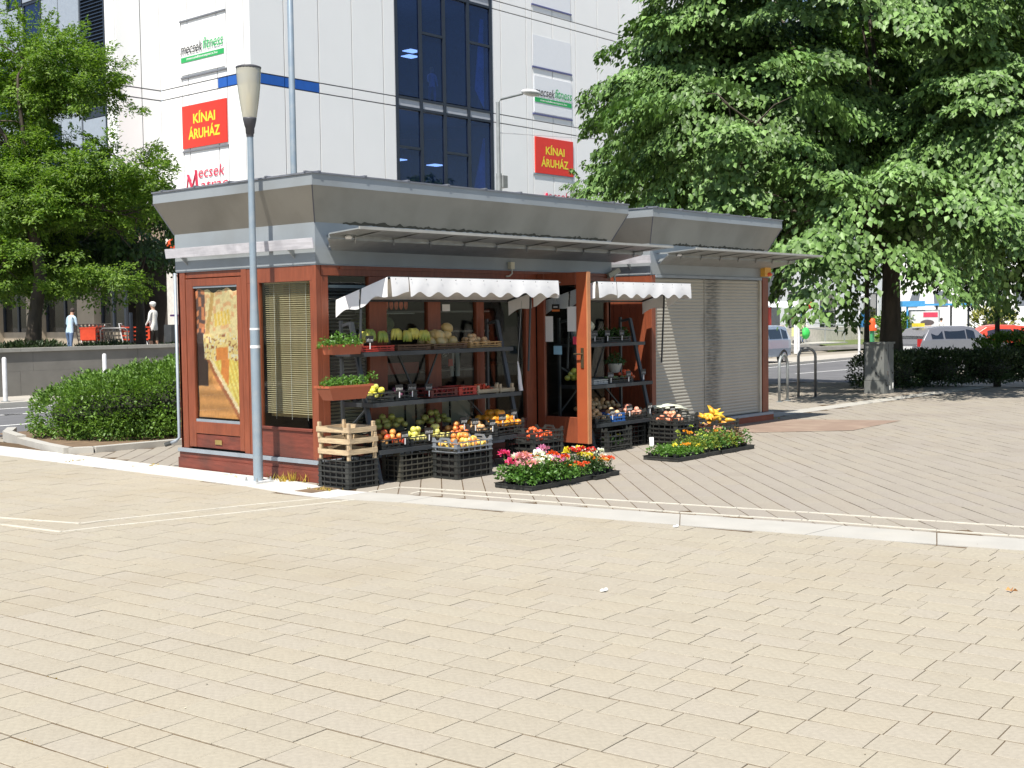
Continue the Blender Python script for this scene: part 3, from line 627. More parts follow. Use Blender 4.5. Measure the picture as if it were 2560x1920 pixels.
for (xa, xb) in ((5.875, 7.108), (7.117, 8.63)):
    for k in range(44):
        z = .135+k*PITCHS; v = [(xa, .02+a, z+b) for a, b in prof]+[(xb, .02+a, z+b) for a, b in prof]
        M().add(v, [(i, i+5, i+6, i+1) for i in range(4)]).build('slat', shm, sh, smooth=True)
M().box(7.1085, 7.1165, .0, .03, .132, 2.12).build('guide_rail', shm, sh); M().box(8.631, 8.68, -.02, .03, .132, 2.12).build('guide_rail', mat('cream guide', (.5, .47, .38), .5), sh)
M().box(5.862, 5.874, -.01, .03, .132, 2.12).build('guide_rail', mat('cream guide', (.5,)*3), sh)
M().box(5.87, 8.68, -.03, .04, 2.121, 2.16).build('shutter_box', trimg, sh)
M().box(5.87, 8.7, .035, .05, .13, 2.15).build('shutter_back', darkin, sh)
al = M(); al.box(8.66, 8.84, -.09, -.013, 2.18, 2.33); al.build('alarm_box', mat('yellow alarm box', (.75, .40, .06), .5), k2)
M().sphere((8.80, -.09, 2.21), .045, seg=10, rings=6, sq=(1.5, .8, .7)).build('alarm_lamp', mat('orange red lens', (.75, .10, .03), .3), k2)
# gap between the kiosks closed by a dark gate
gt_ = thing('side_gate', 'dark wooden gate closing the gap between the two kiosks', 'gate')
for k in range(5): wbox('board', gt_, (4.93+k*.16, 5.08+k*.16, 2.1, 2.13, .05, 2.2), woodb)

def grime(root, x0, x1, seed):
    rr = random.Random(seed); V = []; F = []; x = x0; 
    while x < x1:
        h = rr.uniform(.004, .022)*(1 if rr.random() < .8 else 1.8); t = h/(ZE0-ZW); V.append((x, -.0135, ZW-.012*rr.random())); V.append((x, -.016-(OV-.012)*t, ZW+h)); x += rr.uniform(.015, .06)
    n = len(V)//2
    for i in range(n-1): F.append((2*i, 2*i+2, 2*i+3, 2*i+1))
    M().add(V, F).build('grime_line', mat('black grime', (.06, .058, .045), .9), root)
grime(k1, .35, 4.8, 3); grime(k2, 6.3, 8.8, 4)
# ================================================================== STREET LAMP, RACKS, CRATES, FRUIT, FLOWERS
LX, LY = -.335, .55
la = thing('street_lamp', 'slim blue grey lamp post with glass goblet head in front of the kiosk', 'street lamp', (LX, LY, 0))
pm_ = M().lathe([(.048, .02), (.048, 1.55), (.0475, 1.56), (.036, 1.9), (.030, 3.44)], seg=20); pm_.build('pole', polem, la, smooth=True)
M().lathe([(.0495, .0), (.0495, .028), (0.0, .028)], (0, 0, 1.34), 20).build('white_tape', canvas, la); M().lathe([(.0495, .0), (.0495, .02), (0, .02)], (0, 0, 1.52), 20).build('white_tape', canvas, la)
M().box(-.11, .11, -.11, .11, .004, .02).build('base_plate', mat('pale painted plate', (.6, .62, .62), .5, .2), la)
for sx in (-1, 1):
    for sy in (-1, 1): M().lathe([(.014, 0), (.014, .016), (.008, .018), (.008, .035), (0, .036)], (sx*.085, sy*.085, .02), 6).build('bolt', galv, la)
M().lathe([(.034, 3.42), (.036, 3.45), (.042, 3.455), (.045, 3.51), (.050, 3.515), (.066, 3.59), (.068, 3.605), (0, 3.61)], seg=20).build('collar', mat('dark grey cast', (.07, .07, .08), .5), la, smooth=True)
pr = []
for i in range(13):
    t = i/12; r = .067+.052*math.sin(t*1.45)/math.sin(1.45); pr.append((r, 3.607+t*.475))
gg = M().lathe(pr, seg=48); 
for i, (x, y, z) in enumerate(gg.v):
    k = i % 48; s = 1+(.012 if k % 2 else -.012); gg.v[i] = (x*s, y*s, z)
gg.build('glass_bowl', glassL, la, smooth=True)
M().lathe([(.118, 4.08), (.123, 4.085), (.124, 4.10), (.09, 4.112), (0, 4.118)], seg=28).build('lid', mat('dark grey cast', (0,)*3), la, smooth=True)
M().lathe([(.0, 3.62), (.030, 3.62), (.034, 3.70), (.030, 3.82), (.0, 3.86)], seg=14).build('bulb', mat('cream diffuser', (.75, .65, .42), .4), la, smooth=True)
M().lathe([(.012, 3.86), (.014, 4.08)], seg=8).build('stem', galv, la)

# --- rack builder
def rack(x0, x1, label, group):
    r = thing('display_rack', label, 'rack', (0, 0, 0), group=group); xm = (x0+x1)/2
    leg = lambda x: M().bar((x, -.60, .0), (x, -.22, 1.58), .03, .05, up=(1, 0, 0)).bar((x, -.22, 1.575), (x, -.10, 1.55), .03, .04, up=(1, 0, 0))
    for x in (x0, x1): leg(x).build('front_leg', dkmetal, r); M().bar((x, -.07, 0), (x, -.07, 1.60), .03, .03).build('rear_leg', dkmetal, r)
    for z, yf, nm in ((1.275, -.41, 'shelf'), (.78, -.52, 'shelf'), (.325, -.62, 'shelf')):
        yb = yf+.40
        m = M().box(x0-.03, x1+.03, yf-.025, yf, z-.03, z+.012); m.box(x0-.03, x0-.01, yf, yb, z-.03, z+.012); m.box(x1+.01, x1+.03, yf, yb, z-.03, z+.012)
        m.box(x0-.01, x1+.01, yf, yb, z-.02, z-.008); m.build(nm, dkmetal, r)
    for p, q in (((x0, -.07, .45), (x0+.42, -.07, .78)), ((x0, -.10, 1.0), (x0+.45, -.10, .8)), ((x1, -.07, .45), (x1-.42, -.07, .78)), ((xm-.3, -.06, 1.25), (xm-.05, -.06, .8)), ((xm+.3, -.06, 1.25), (xm+.05, -.06, .8))): M().bar(p, q, .014, .02).build('brace', dkmetal, r)
    return r
rk1 = rack(.25, 2.42, 'dark metal shelving rack under the longer awning left of the open door', 'tiered display racks')
rk2 = rack(3.72, 4.98, 'dark metal shelving rack under the shorter awning right of the open door', 'tiered display racks')
def awning(x0, x1, slits, label):
    a = thing('awning', label, 'awning', group='white awnings over the racks')
    ZF, ZR, YF, YR = 2.005, 1.80, -.77, -.02
    zt = lambda y: ZF+(ZR-ZF)*(y-YF)/(YR-YF)
    fr = M()
    for x in (x0, x1): fr.tube([(x, YR, ZR), (x, YF, ZF)], .012, 6)
    fr.tube([(x0, YF, ZF), (x1, YF, ZF)], .012, 6); fr.tube([(x0, YR, ZR), (x1, YR, ZR)], .012, 6); fr.build('frame', dkmetal, a)
    for x in (x0, x1): M().tube([(x, -.38, zt(-.38)+.01), (x, -.33, 1.0)], .013, 6).build('prop', dkmetal, a)
    # top sheet, gently sagging
    us = np.linspace(x0, x1, 24); vs = np.linspace(YF, YR, 8); mm = M(); n, k = len(vs), len(us)
    for v in vs:
        for u in us: mm.v.append((u, v, zt(v)+.014-.03*math.sin(math.pi*(v-YF)/(YR-YF))*abs(math.sin(math.pi*(u-x0)/(x1-x0)*3))))
    for i in range(n-1):
        for j in range(k-1): q = i*k+j; mm.f.append((q, q+1, q+k+1, q+k)); mm.mi.append(0)
    mm.build('canvas_top', canvas, a, smooth=True)
    def valance(pts_a, pts_b, n, tag_, dirn):
        # hanging strip between two 3D points, scalloped lower edge, folds
        A = Vector(pts_a); B = Vector(pts_b); L = (B-A).length; mm = M(); N = max(12, int(L/.012)); rows = 7; nr = Vector(dirn); ph = R_.uniform(0, 6)
        for j in range(rows+1):
            for i in range(N+1):
                s = L*i/N; t = j/rows; drop = .165+.024*math.cos(2*math.pi*s/n)
                wob = .004*math.sin(s*19+ph)*t+.006*math.sin(s*7.3+ph*2)*t; p = A.lerp(B, i/N)+Vector((0, 0, .008-drop*t))+nr*(.016+wob+.012*math.sin(t*1.6)); mm.v.append(tuple(p))
        for j in range(rows):
            for i in range(N): q = j*(N+1)+i; mm.f.append((q, q+1, q+N+2, q+N+1)); mm.mi.append(0)
        mm.build('valance', canvas, a, smooth=True)
    xs = [x0]+slits+[x1]
    for p, q in zip(xs[:-1], xs[1:]): valance((p+.004, YF, ZF), (q-.006, YF, ZF), .265 if q-p > .4 else .5, 0, (0, -1, 0))
    valance((x0, YF, ZF), (x0, -.40, zt(-.40)), .36, 0, (-1, 0, 0)); valance((x0, -.37, zt(-.37)), (x0, YR, ZR), .44, 0, (-1, 0, 0))
    valance((x1, YF, ZF), (x1, -.40, zt(-.40)), .36, 0, (1, 0, 0)); valance((x1, -.37, zt(-.37)), (x1, YR, ZR), .44, 0, (1, 0, 0))
    gm = M(); k = int((x1-x0)/.21)
    for i in range(k+1): gm.lathe([(.006, 0), (.006, .004), (0, .004)], (x0+.06+i*.21, 0, 0), 6)
    gv = [(v[0], YF-.030-v[2], ZF-.012+v[1]) for v in gm.v]; gm.v = gv; gm.build('eyelets', galv, a)
    return a
awning(.25, 2.83, [.50], 'longer white scalloped awning over the left fruit rack')
awning(3.55, 5.53, [3.92], 'shorter white scalloped awning over the right vegetable rack')
# --- crates
def lattice(L, W, H, bars, ribs, th=.010, handle=True, solidbase=True):
    m = M(); hx, hy = L/2, W/2
    for sx in (-1, 1):
        for sy in (-1, 1): m.box(min(sx*hx, sx*(hx-.045)), max(sx*hx, sx*(hx-.045)), min(sy*hy, sy*(hy-.010)), max(sy*hy, sy*(hy-.010)), .0, H-.012); m.box(min(sx*hx, sx*(hx-.010)), max(sx*hx, sx*(hx-.010)), min(sy*(hy-.011), sy*(hy-.045)), max(sy*(hy-.011), sy*(hy-.045)), .0, H-.012)
    zs = [H*i/bars for i in range(bars+1)]
    for i, z in enumerate(zs):
        z0 = max(0, z-.006); z1 = z0+.012; e = .006
        m.box(-hx-e, hx+e, -hy-e, -hy+.006, z0, z1); m.box(-hx-e, hx+e, hy-.006, hy+e, z0, z1); m.box(-hx-e, -hx+.006, -hy+.0061, hy-.0061, z0, z1); m.box(hx-.006, hx+e, -hy+.0061, hy-.0061, z0, z1)
    for i in range(1, ribs):
        x = -hx+L*i/ribs
        m.box(x-.004, x+.004, -hy-.003, -hy+.004, .006, H-.006); m.box(x-.004, x+.004, hy-.004, hy+.003, .006, H-.006)
    nr = max(2, int(ribs*W/L))
    for i in range(1, nr):
        y = -hy+W*i/nr; m.box(-hx-.003, -hx+.004, y-.004, y+.004, .006, H-.006); m.box(hx-.004, hx+.003, y-.004, y+.004, .006, H-.006)
    m.box(-hx+.005, hx-.005, -hy+.005, hy-.005, .004, .012)
    return m
def ears(L, W, H):
    m = M(); hx, hy = L/2, W/2
    for s in (-1, 1):
        m.prism([(-.09, H), (-.06, H+.045), (.06, H+.045), (.09, H), (.05, H), (.035, H+.025), (-.035, H+.025), (-.05, H)], 0, s*hx-.004, s*hx+.004)
    for sx in (-1, 1):
        for sy in (-1, 1): m.prism([(sy*hy, H), (sy*hy, H+.04), (sy*(hy-.025), H+.04), (sy*(hy-.06), H)], 0, sx*hx-.005, sx*hx+.005); 
    return m
def crate(label, loc, L, W, H, m, bars=4, ribs=6, rz=0, ear=True, group=None, cat='crate', inner=True):
    t = thing('plastic_crate', label, cat, loc, rz, group)
    lattice(L, W, H, bars, ribs).build('lattice_body', m, t)
    if inner: M().box(-L/2+.012, L/2-.012, -W/2+.012, W/2-.012, .013, .02).build('crate_floor', blackpl, t)
    if ear: ears(L, W, H).build('stacking_lugs', m, t)
    return t
def fill(t_, L, W, H, m=blackpl):   # dark inner lining so that closed crates do not show through
    M().box(-L/2+.02, L/2-.02, -W/2+.02, W/2-.02, .02, H-.03).build('dark_contents', darkin, t_)
def wcrate(label, loc, L=.37, W=.44, slat=.048, H=.105, group='pale wooden crates stacked on the black crate', rz=0, twist=0):
    t = thing('wooden_crate', label, 'crate', loc, rz, group); hx, hy = L/2, W/2
    for sx in (-1, 1):
        for sy in (-1, 1): M().box(sx*(hx-.02)-.014, sx*(hx-.02)+.014, sy*(hy-.02)-.014, sy*(hy-.02)+.014, 0, H+.045).build('corner_post', cratewood, t)
    z = H-slat
    for s in (-1, 1):
        j = R_.uniform(-.004, .004)
        M().box(-hx, hx, s*hy-.004, s*hy+.004, z+j, z+slat+j).build('slat', cratewood, t); M().box(s*hx-.004, s*hx+.004, -hy+.0045, hy-.0045, z-j, z+slat-j).build('slat', cratewood, t)
    for i in range(4): M().box(-hx+.005, hx-.005, -hy+.03+i*(W-.06)/4, -hy+.03+(i+.82)*(W-.06)/4, z-.006, z-.001).build('bottom_slat', cratewood, t)
    return t
BC = (-.0, -.415)
c1 = crate('black plastic crate under the three wooden crates by the kiosk corner', (BC[0], BC[1], .004), .38, .43, .262, blackpl, bars=5, ribs=5, ear=False); fill(c1, .38, .43, .262)
for i, lb in enumerate(('lowest of the three pale wooden crates stacked at the kiosk corner', 'middle pale wooden crate of the stack at the kiosk corner', 'topmost pale wooden crate, crossways, with bare corner posts sticking up')):
    wcrate(lb, (BC[0]+(0, .004, -.006)[i], BC[1]+(0, -.003, .008)[i], .27+i*.105), rz=(0, .015, .05)[i])
# under the first rack, grey stack, others
cu = crate('dusty black crate standing on the ground under the left rack', (.73, -.50, .004), .48, .26, .26, mat('dusty black plastic', (.07, .066, .05), .7, var=.3, scale=9), bars=5, ribs=6, group='crates on the ground'); fill(cu, .48, .26, .24)
gb = crate('black plastic crate under the grey apple crate', (1.19, -.82, .004), .52, .34, .258, blackpl, bars=4, ribs=6, group='crates on the ground'); fill(gb, .52, .34, .25)
gc = crate('grey plastic crate heaped with yellow apples on a black crate', (1.19, -.82, .264), .52, .34, .105, greypl, bars=2, ribs=6)
ob = crate('black plastic crate below the crate of red fruit beside the open door', (2.50, -.68, .004), .52, .40, .24, blackpl, bars=4, ribs=6, group='crates on the ground'); fill(ob, .52, .40, .23)
oc = crate('black crate of red tomatoes on top of another crate beside the door', (2.50, -.68, .246), .52, .40, .115, blackpl, bars=2, ribs=6)
or_ = crate('black crate with heaped oranges at the right end of the left rack', (2.16, -.44, .345), .50, .34, .12, blackpl, bars=3, ribs=6)
on = crate('black crate of flat pale fruit left of the heaped oranges', (1.74, -.50, .345), .36, .30, .10, blackpl, bars=3, ribs=6)
r2a = crate('black crate with leftover pansies below the right rack', (4.05, -.58, .004), .50, .28, .24, blackpl, bars=4, ribs=6, group='crates on the ground')
r2b = crate('black crate half hidden behind another below the right rack', (4.55, -.44, .004), .50, .28, .24, blackpl, bars=4, ribs=6, group='crates on the ground')
st1 = crate('black crate at the bottom of the stack right of the right rack', (5.05, -.82, .004), .50, .42, .26, blackpl, bars=5, ribs=6, group='crates on the ground'); fill(st1, .5, .42, .25)
st2 = crate('black crate of pink tomatoes on top of a crate by the right rack', (5.05, -.82, .266), .50, .42, .09, blackpl, bars=2, ribs=6)
sl_ = crate('black crate heaped with white leeks before the roller shutter', (5.35, -.42, .30), .46, .36, .10, blackpl, bars=2, ribs=6)
sl0 = crate('black crate under the leeks before the roller shutter', (5.35, -.42, .004), .46, .36, .29, blackpl, bars=5, ribs=6, group='crates on the ground'); fill(sl0, .46, .36, .28)
pc0 = crate('low black crate under the yellow pepper crate', (5.70, -1.02, .004), .60, .36, .13, blackpl, bars=3, ribs=6, group='crates on the ground'); fill(pc0, .6, .36, .12)
pc = crate('black crate heaped with yellow pointed peppers at the right', (5.70, -1.02, .138), .60, .36, .10, blackpl, bars=2, ribs=6)
# shelf crates (low)
S1, S2, S3 = 1.29, .795, .34
def low(label, x, y, z, L, W, m, H=.07, ear=False, grp='low crates on the rack shelves'): return crate(label, (x, y, z), L, W, H, m, bars=2, ribs=5, ear=ear, group=grp)
low('red plastic tray holding green bananas at the top shelf left end', .46, -.22, S1, .46, .28, redpl, H=.05)
low('brown low tray of ripe bananas in the middle of the top shelf', .98, -.22, S1, .46, .28, mat('brown card', (.16, .09, .05), .8), H=.05)
low('brown tray of round melons on the top shelf beside the bananas', 1.52, -.22, S1, .5, .28, mat('brown card', (0,)*3), H=.05)
low('woven light tray of onions at the right end of the top shelf', 2.08, -.22, S1, .5, .28, mat('wicker', (.50, .30, .12), .8, var=.3, scale=30), H=.055)
low('black crate of yellow lemons at the left end of the middle shelf', .42, -.34, S2, .30, .26, blackpl, H=.085)
low('black crate of dark plums on the middle shelf right of the lemons', .76, -.33, S2, .30, .26, blackpl, H=.085)
low('dark brown crate of cherries on the middle shelf', 1.30, -.33, S2, .40, .28, mat('dark red plastic', (.16, .03, .02), .5), H=.085)
low('bright red punnet crate on the middle shelf', 1.66, -.33, S2, .27, .28, redpl, H=.085)
for i, (x, L) in enumerate(((1.99, .34), (2.30, .24))):
    wcrate(('wooden crate of strawberries on the middle shelf beside the red crate', 'wooden crate at the right end of the middle shelf')[i], (x, -.34, S2-.03), L, .26, .04, .075, group='wooden crates on the middle shelf')
low('black crate of red apples at the left end of the lowest shelf', .47, -.46, S3, .36, .28, blackpl, H=.085)
low('black crate of mixed apples on the lowest shelf behind price board', .83, -.46, S3, .32, .28, blackpl, H=.085)
low('black crate of yellow apples on the lowest shelf', 1.15, -.46, S3, .30, .28, blackpl, H=.085)
low('black crate of red striped apples on the lowest shelf behind the grey crate', 1.46, -.46, S3, .30, .28, blackpl, H=.085)
low('black crate of onions at the left of the lowest right shelf', 3.88, -.46, S3, .30, .28, blackpl, H=.08)
low('blue plastic crate of onions on the lowest right shelf', 4.19, -.48, S3, .24, .26, bluepl, H=.09)
low('black crate of pink onions at the right of the lowest right shelf', 4.58, -.44, S3, .46, .28, blackpl, H=.08, ear=True)
low('dark crate of green peppers on the middle right shelf', 4.42, -.34, S2, .5, .28, blackpl, H=.06)
low('white tray of radishes on the middle right shelf by the door', 4.0, -.36, S2, .28, .24, mat('pale tray', (.5, .5, .47), .6), H=.05)
low('black crate of cauliflower on the top right shelf', 4.0, -.22, S1, .46, .28, blackpl, H=.06)
low('black crate of greens at the right end of the top right shelf', 4.55, -.22, S1, .5, .28, blackpl, H=.06)
# --- fruit
def fmesh(nm, r, m, sq=(1, 1, .92), dent=True):
    mm = M().sphere((0, 0, 0), r, seg=10, rings=8, sq=sq)
    if dent: mm.v = [(x, y, z-(.25*r*math.exp(-((x*x+y*y)/(r*r*.06)))*(1 if z > 0 else -.6))) for x, y, z in mm.v]
    me = mm.mesh(nm, m, True); return me
def fruitmat(nm, c1, c2, sc_=9, rough=.32):
    if nm in MATS: return MATS[nm]
    m = mat(nm, c1, rough, var=.1, scale=20, objrand=.16); t = m.node_tree; n = t.nodes; L = t.links.new; p = _pr(m); prev = p.inputs['Base Color'].links[0].from_socket
    oi = n.new('ShaderNodeObjectInfo'); tc = n.new('ShaderNodeTexCoord'); ad = n.new('ShaderNodeVectorMath'); ad.operation = 'ADD'; L(tc.outputs['Object'], ad.inputs[0]); L(oi.outputs['Location'], ad.inputs[1])
    nz = n.new('ShaderNodeTexNoise'); nz.inputs['Scale'].default_value = sc_; nz.inputs['Detail'].default_value = 1; L(ad.outputs[0], nz.inputs[0])
    mr = n.new('ShaderNodeMapRange'); mr.inputs[1].default_value = .42; mr.inputs[2].default_value = .62; L(nz.outputs[0], mr.inputs[0]); mx = n.new('ShaderNodeMix'); mx.data_type = 'RGBA'; L(mr.outputs[0], mx.inputs[0]); L(prev, mx.inputs[6]); mx.inputs[7].default_value = (*c2, 1); L(mx.outputs[2], p.inputs['Base Color']); return m
yapple = fruitmat('yellow apple skin', (.72, .52, .10), (.70, .24, .06)); rapple = fruitmat('red apple skin', (.55, .06, .03), (.68, .34, .09)); gapple = fruitmat('golden apple skin', (.66, .62, .12), (.72, .66, .25))
orangem = fruitmat('orange peel', (.80, .28, .02), (.82, .36, .03), rough=.4); onionm = fruitmat('onion skin', (.62, .36, .17), (.68, .50, .28)); ponion = fruitmat('pink onion skin', (.60, .25, .17), (.70, .45, .33)); lemonm = fruitmat('lemon peel', (.78, .72, .09), (.76, .76, .25)); tomm = fruitmat('tomato skin', (.62, .06, .02), (.66, .14, .04)); melonm = fruitmat('melon rind', (.50, .36, .14), (.42, .36, .2)); greenf = fruitmat('green apple skin', (.30, .33, .08), (.45, .42, .12))
pepm = fruitmat('yellow pepper skin', (.78, .52, .05), (.76, .30, .04)); banm = fruitmat('banana peel', (.55, .50, .10), (.22, .30, .05)); cherm = fruitmat('cherry skin', (.25, .02, .02), (.4, .03, .02)); caul = fruitmat('cauliflower', (.5, .52, .38), (.62, .62, .5), 20, .8); cabb = fruitmat('cabbage leaf', (.22, .26, .13), (.32, .35, .2), 14, .6)
def place_label(label, dx, dy, lx, ly, lay_=0):
    a = 'left' if dx < -lx*.17 else ('right' if dx > lx*.17 else 'middle'); b = 'front' if dy < 0 else 'back'
    s = ' '.join([('low', 'upper', 'topmost')[lay_], a, b]); full = label+', '+s
    return full if len(full.split()) <= 16 else ' '.join(label.split()[:13])+', '+s
def heap(nm, me, n, cx, cy, z, lx, ly, r, label, cat, grp, layers=2, top=1.0):
    k = 0; Ry = random.Random(nm+str(cx)); placed = []
    tries = 0
    while k < n and tries < 4000:
        tries += 1
        lay_ = 0 if k < n*.55 else (1 if k < n*.85 else 2); sh_ = 1-.30*lay_*top
        x = cx+Ry.uniform(-1, 1)*(lx/2-r)*sh_; y = cy+Ry.uniform(-1, 1)*(ly/2-r)*sh_; zz = z+r*.9+lay_*r*1.25
        if any((x-a)**2+(y-b)**2+(zz-c)**2 < (1.72*r)**2 for a, b, c in placed) and tries < 3500: continue
        placed.append((x, y, zz)); k += 1
        o = link(nm, me, None, (x, y, zz), (Ry.uniform(-.8, .8), Ry.uniform(-.8, .8), Ry.uniform(0, 6))); s = Ry.uniform(.9, 1.08); o.scale = (s, s, s); tag(o, place_label(label, x-cx, y-cy, lx, ly, lay_), cat, grp)
F_ya = fmesh('apple', .034, yapple); F_ra = fmesh('apple', .035, rapple); F_ga = fmesh('apple', .036, gapple); F_or = fmesh('orange', .042, orangem, dent=False); F_on = fmesh('onion', .032, onionm, (1, 1, .9)); F_po = fmesh('onion', .033, ponion)
F_le = fmesh('lemon', .032, lemonm, (1, 1.35, 1), False); F_to = fmesh('tomato', .030, tomm, (1, 1, .85)); F_me = fmesh('melon', .060, melonm, (1.15, 1, .95), False); F_gr = fmesh('apple', .034, greenf); F_ch = fmesh('cherry', .014, cherm)
F_ca = fmesh('cauliflower', .085, caul, (1, 1, .8), False); F_cb = fmesh('cabbage', .11, cabb, (1, 1, .8), False); F_ra2 = fmesh('tomato', .032, fruitmat('pale tomato skin', (.66, .22, .13), (.70, .38, .22)))
heap('apple', F_ya, 60, 1.19, -.82, .30, .52, .34, .034, 'yellow and red apple heaped in the grey plastic crate', 'apple', 'yellow apples in the grey crate')
heap('apple', F_ra, 16, .47, -.48, S3+.03, .36, .28, .035, 'red apple in the leftmost crate of the lowest shelf', 'apple', 'red apples on the lowest shelf')
heap('apple', F_ga, 18, .83, -.48, S3+.03, .32, .28, .036, 'golden green apple in the second crate of the lowest shelf', 'apple', 'golden apples on the lowest shelf')
heap('apple', F_ga, 16, 1.15, -.48, S3+.03, .30, .28, .036, 'pale yellow apple in the third crate of the lowest shelf', 'apple', 'pale yellow apples on the lowest shelf')
heap('apple', F_ra, 18, 1.46, -.46, S3+.04, .32, .28, .035, 'red striped apple in the fourth crate of the lowest shelf', 'apple', 'striped apples behind the grey crate')
heap('apple', F_gr, 20, .75, -.22, S3+.16, .5, .22, .034, 'green apple in the shade at the back of the lowest shelf', 'apple', 'shaded apples at the back of the lowest shelf')
heap('apple', F_gr, 16, 1.35, -.22, S3+.16, .5, .22, .034, 'dull green apple in deep shade behind the striped apples', 'apple', 'dull apples behind the striped apples')
heap('orange', F_or, 62, 2.16, -.40, .42, .54, .46, .042, 'orange in the heap at the right end of the left rack', 'orange', 'heaped oranges', top=.9)
heap('potato', F_on, 14, 1.74, -.52, .39, .34, .28, .030, 'flat pale potato in the crate left of the oranges', 'potato', 'potatoes left of the oranges')
heap('tomato', F_to, 26, 2.50, -.70, .27, .50, .38, .030, 'red tomato in the black crate beside the open door', 'tomato', 'tomatoes beside the open door', layers=1, top=.5)
heap('lemon', F_le, 12, .42, -.36, S2+.035, .30, .24, .033, 'yellow lemon in the black crate on the middle shelf', 'lemon', 'lemons on the middle shelf')
heap('melon', F_me, 12, 1.52, -.22, S1+.02, .52, .28, .058, 'round yellow melon on the top shelf', 'melon', 'melons on the top shelf')
heap('onion', F_on, 26, 2.06, -.22, S1+.02, .5, .28, .03, 'yellow onion in the wicker tray on the top shelf', 'onion', 'onions in the wicker tray')
heap('onion', F_on, 18, 3.88, -.46, S3+.03, .30, .28, .032, 'tan onion in the black crate on the lowest right shelf', 'onion', 'tan onions on the right rack')
heap('onion', F_on, 12, 4.19, -.48, S3+.04, .24, .26, .03, 'tan onion in the blue crate on the lowest right shelf', 'onion', 'onions in the blue crate')
heap('onion', F_po, 24, 4.58, -.46, S3+.04, .46, .26, .033, 'pink onion on the lowest shelf of the right rack', 'onion', 'pink onions on the right rack')
heap('potato', F_on, 30, 4.3, -.20, S3+.12, .9, .25, .035, 'brown potato in shade at the back of the right rack', 'potato', 'shaded potatoes at the back of the right rack')
heap('tomato', F_ra2, 22, 4.93, -.86, .29, .26, .34, .032, 'pink tomato in the crate on the stack by the right rack', 'tomato', 'pink tomatoes on the right stack')
heap('cauliflower', F_ca, 3, 4.0, -.22, S1+.02, .46, .28, .085, 'pale cauliflower on the top shelf of the right rack', 'cauliflower', 'cauliflowers on the right rack')
heap('cherry', F_ch, 60, 1.30, -.33, S2+.03, .40, .26, .014, 'dark cherry in the brown crate on the middle shelf', 'cherry', 'cherries on the middle shelf')
heap('strawberry', fmesh('strawberry', .018, tomm, (1, 1, 1.1)), 40, 1.99, -.34, S2+.02, .33, .24, .018, 'strawberry in the wooden crate on the middle shelf', 'strawberry', 'strawberries on the middle shelf')
heap('plum', fmesh('plum', .022, fruitmat('plum skin', (.10, .02, .06), (.16, .05, .09))), 22, .76, -.33, S2+.03, .30, .24, .022, 'dark plum in the black crate beside the lemons', 'plum', 'plums on the middle shelf')
heap('tomato', F_to, 14, 4.72, -.34, S2+.03, .26, .24, .028, 'red tomato at the right end of the middle right shelf', 'tomato', 'tomatoes on the right rack')
heap('cabbage', F_cb, 7, 1.32, .62, 1.47, .62, .25, .10, 'dull green cabbage on the stock shelf behind the window', 'cabbage', 'cabbages behind the window')
# bananas: bunches of curved fingers
def banana_bunch(x, y, z, rz, label, n=6):
    t = thing('banana_bunch', label, 'bananas', (x, y, z), rz, 'banana bunches on the top shelf'); t.scale = (1.35, 1.35, 1.35)
    for i in range(n):
        a = (i-(n-1)/2)*.30; pts = []; q_ = R_.uniform(.85, 1.1)
        for k in range(6):
            s = k/5; pts.append((math.sin(a)*.085*s*q_, -.015-.075*s*q_*math.cos(a)+.03*s*s, .10+.03*math.sin(s*2.2)-.085*s*s))
        M().tube(pts, [.007, .015, .0185, .0185, .014, .006], 7).build('banana', banm, t, smooth=True)
for i, (x, rz) in enumerate(((.33, .2), (.44, -.1), (.57, .3), (.80, 0), (.92, .25), (1.05, -.2), (1.17, .1))):
    banana_bunch(x, -.26+.02*(i % 2), S1+.035+.02*(i % 2), rz, 'greenish banana bunch in the red tray on the top shelf' if i < 3 else ('', '', '', 'leftmost', 'second', 'third', 'rightmost')[i]+' yellow banana bunch on the brown tray of the top shelf')
def pepper(x, y, z, rot, i):
    pts = [(0, 0, 0), (.02, 0, .003), (.06, 0, .004), (.10, .002, 0), (.135, .004, -.004)]; m = M().tube(pts, [.012, .027, .025, .014, .003], 8)
    o = m.build('pepper', pepm, None, smooth=True); o.location = (x, y, z); o.rotation_euler = rot; tag(o, 'yellow pointed pepper in the heap before the shutter'+(', left side' if x < 5.64 else ', right side' if x > 5.70 else ', centre')+(' near the top' if z > .28 else ' low down'), 'pepper', 'yellow pointed peppers')
for i in range(34):
    q = R_.random(); lx = (1-q*.75); pepper(5.68+R_.uniform(-.26, .2)*lx, -1.02+R_.uniform(-.14, .14)*lx, .22+q*.15, (R_.uniform(-.5, .5), R_.uniform(-.9, .4), R_.uniform(0, 6.28)), i)
for i in range(16):
    o = M().tube([(0, 0, 0), (.12, 0, .01), (.26, 0, .02), (.40, .01, .0)], [.012, .013, .016, .020], 6, 0).build('leek', mat('leek white', (.68, .70, .56), .5, var=.15, scale=9), None, smooth=True)
    o.location = (5.18+R_.uniform(-.04, .04), -.36-.016*i+R_.uniform(-.02, .02), .42+R_.uniform(0, .04)); o.rotation_euler = (0, R_.uniform(.0, .12), -.22+R_.uniform(-.12, .12)); tag(o, 'white leek lying in the black crate before the shutter', 'leek', 'leeks in the crate')
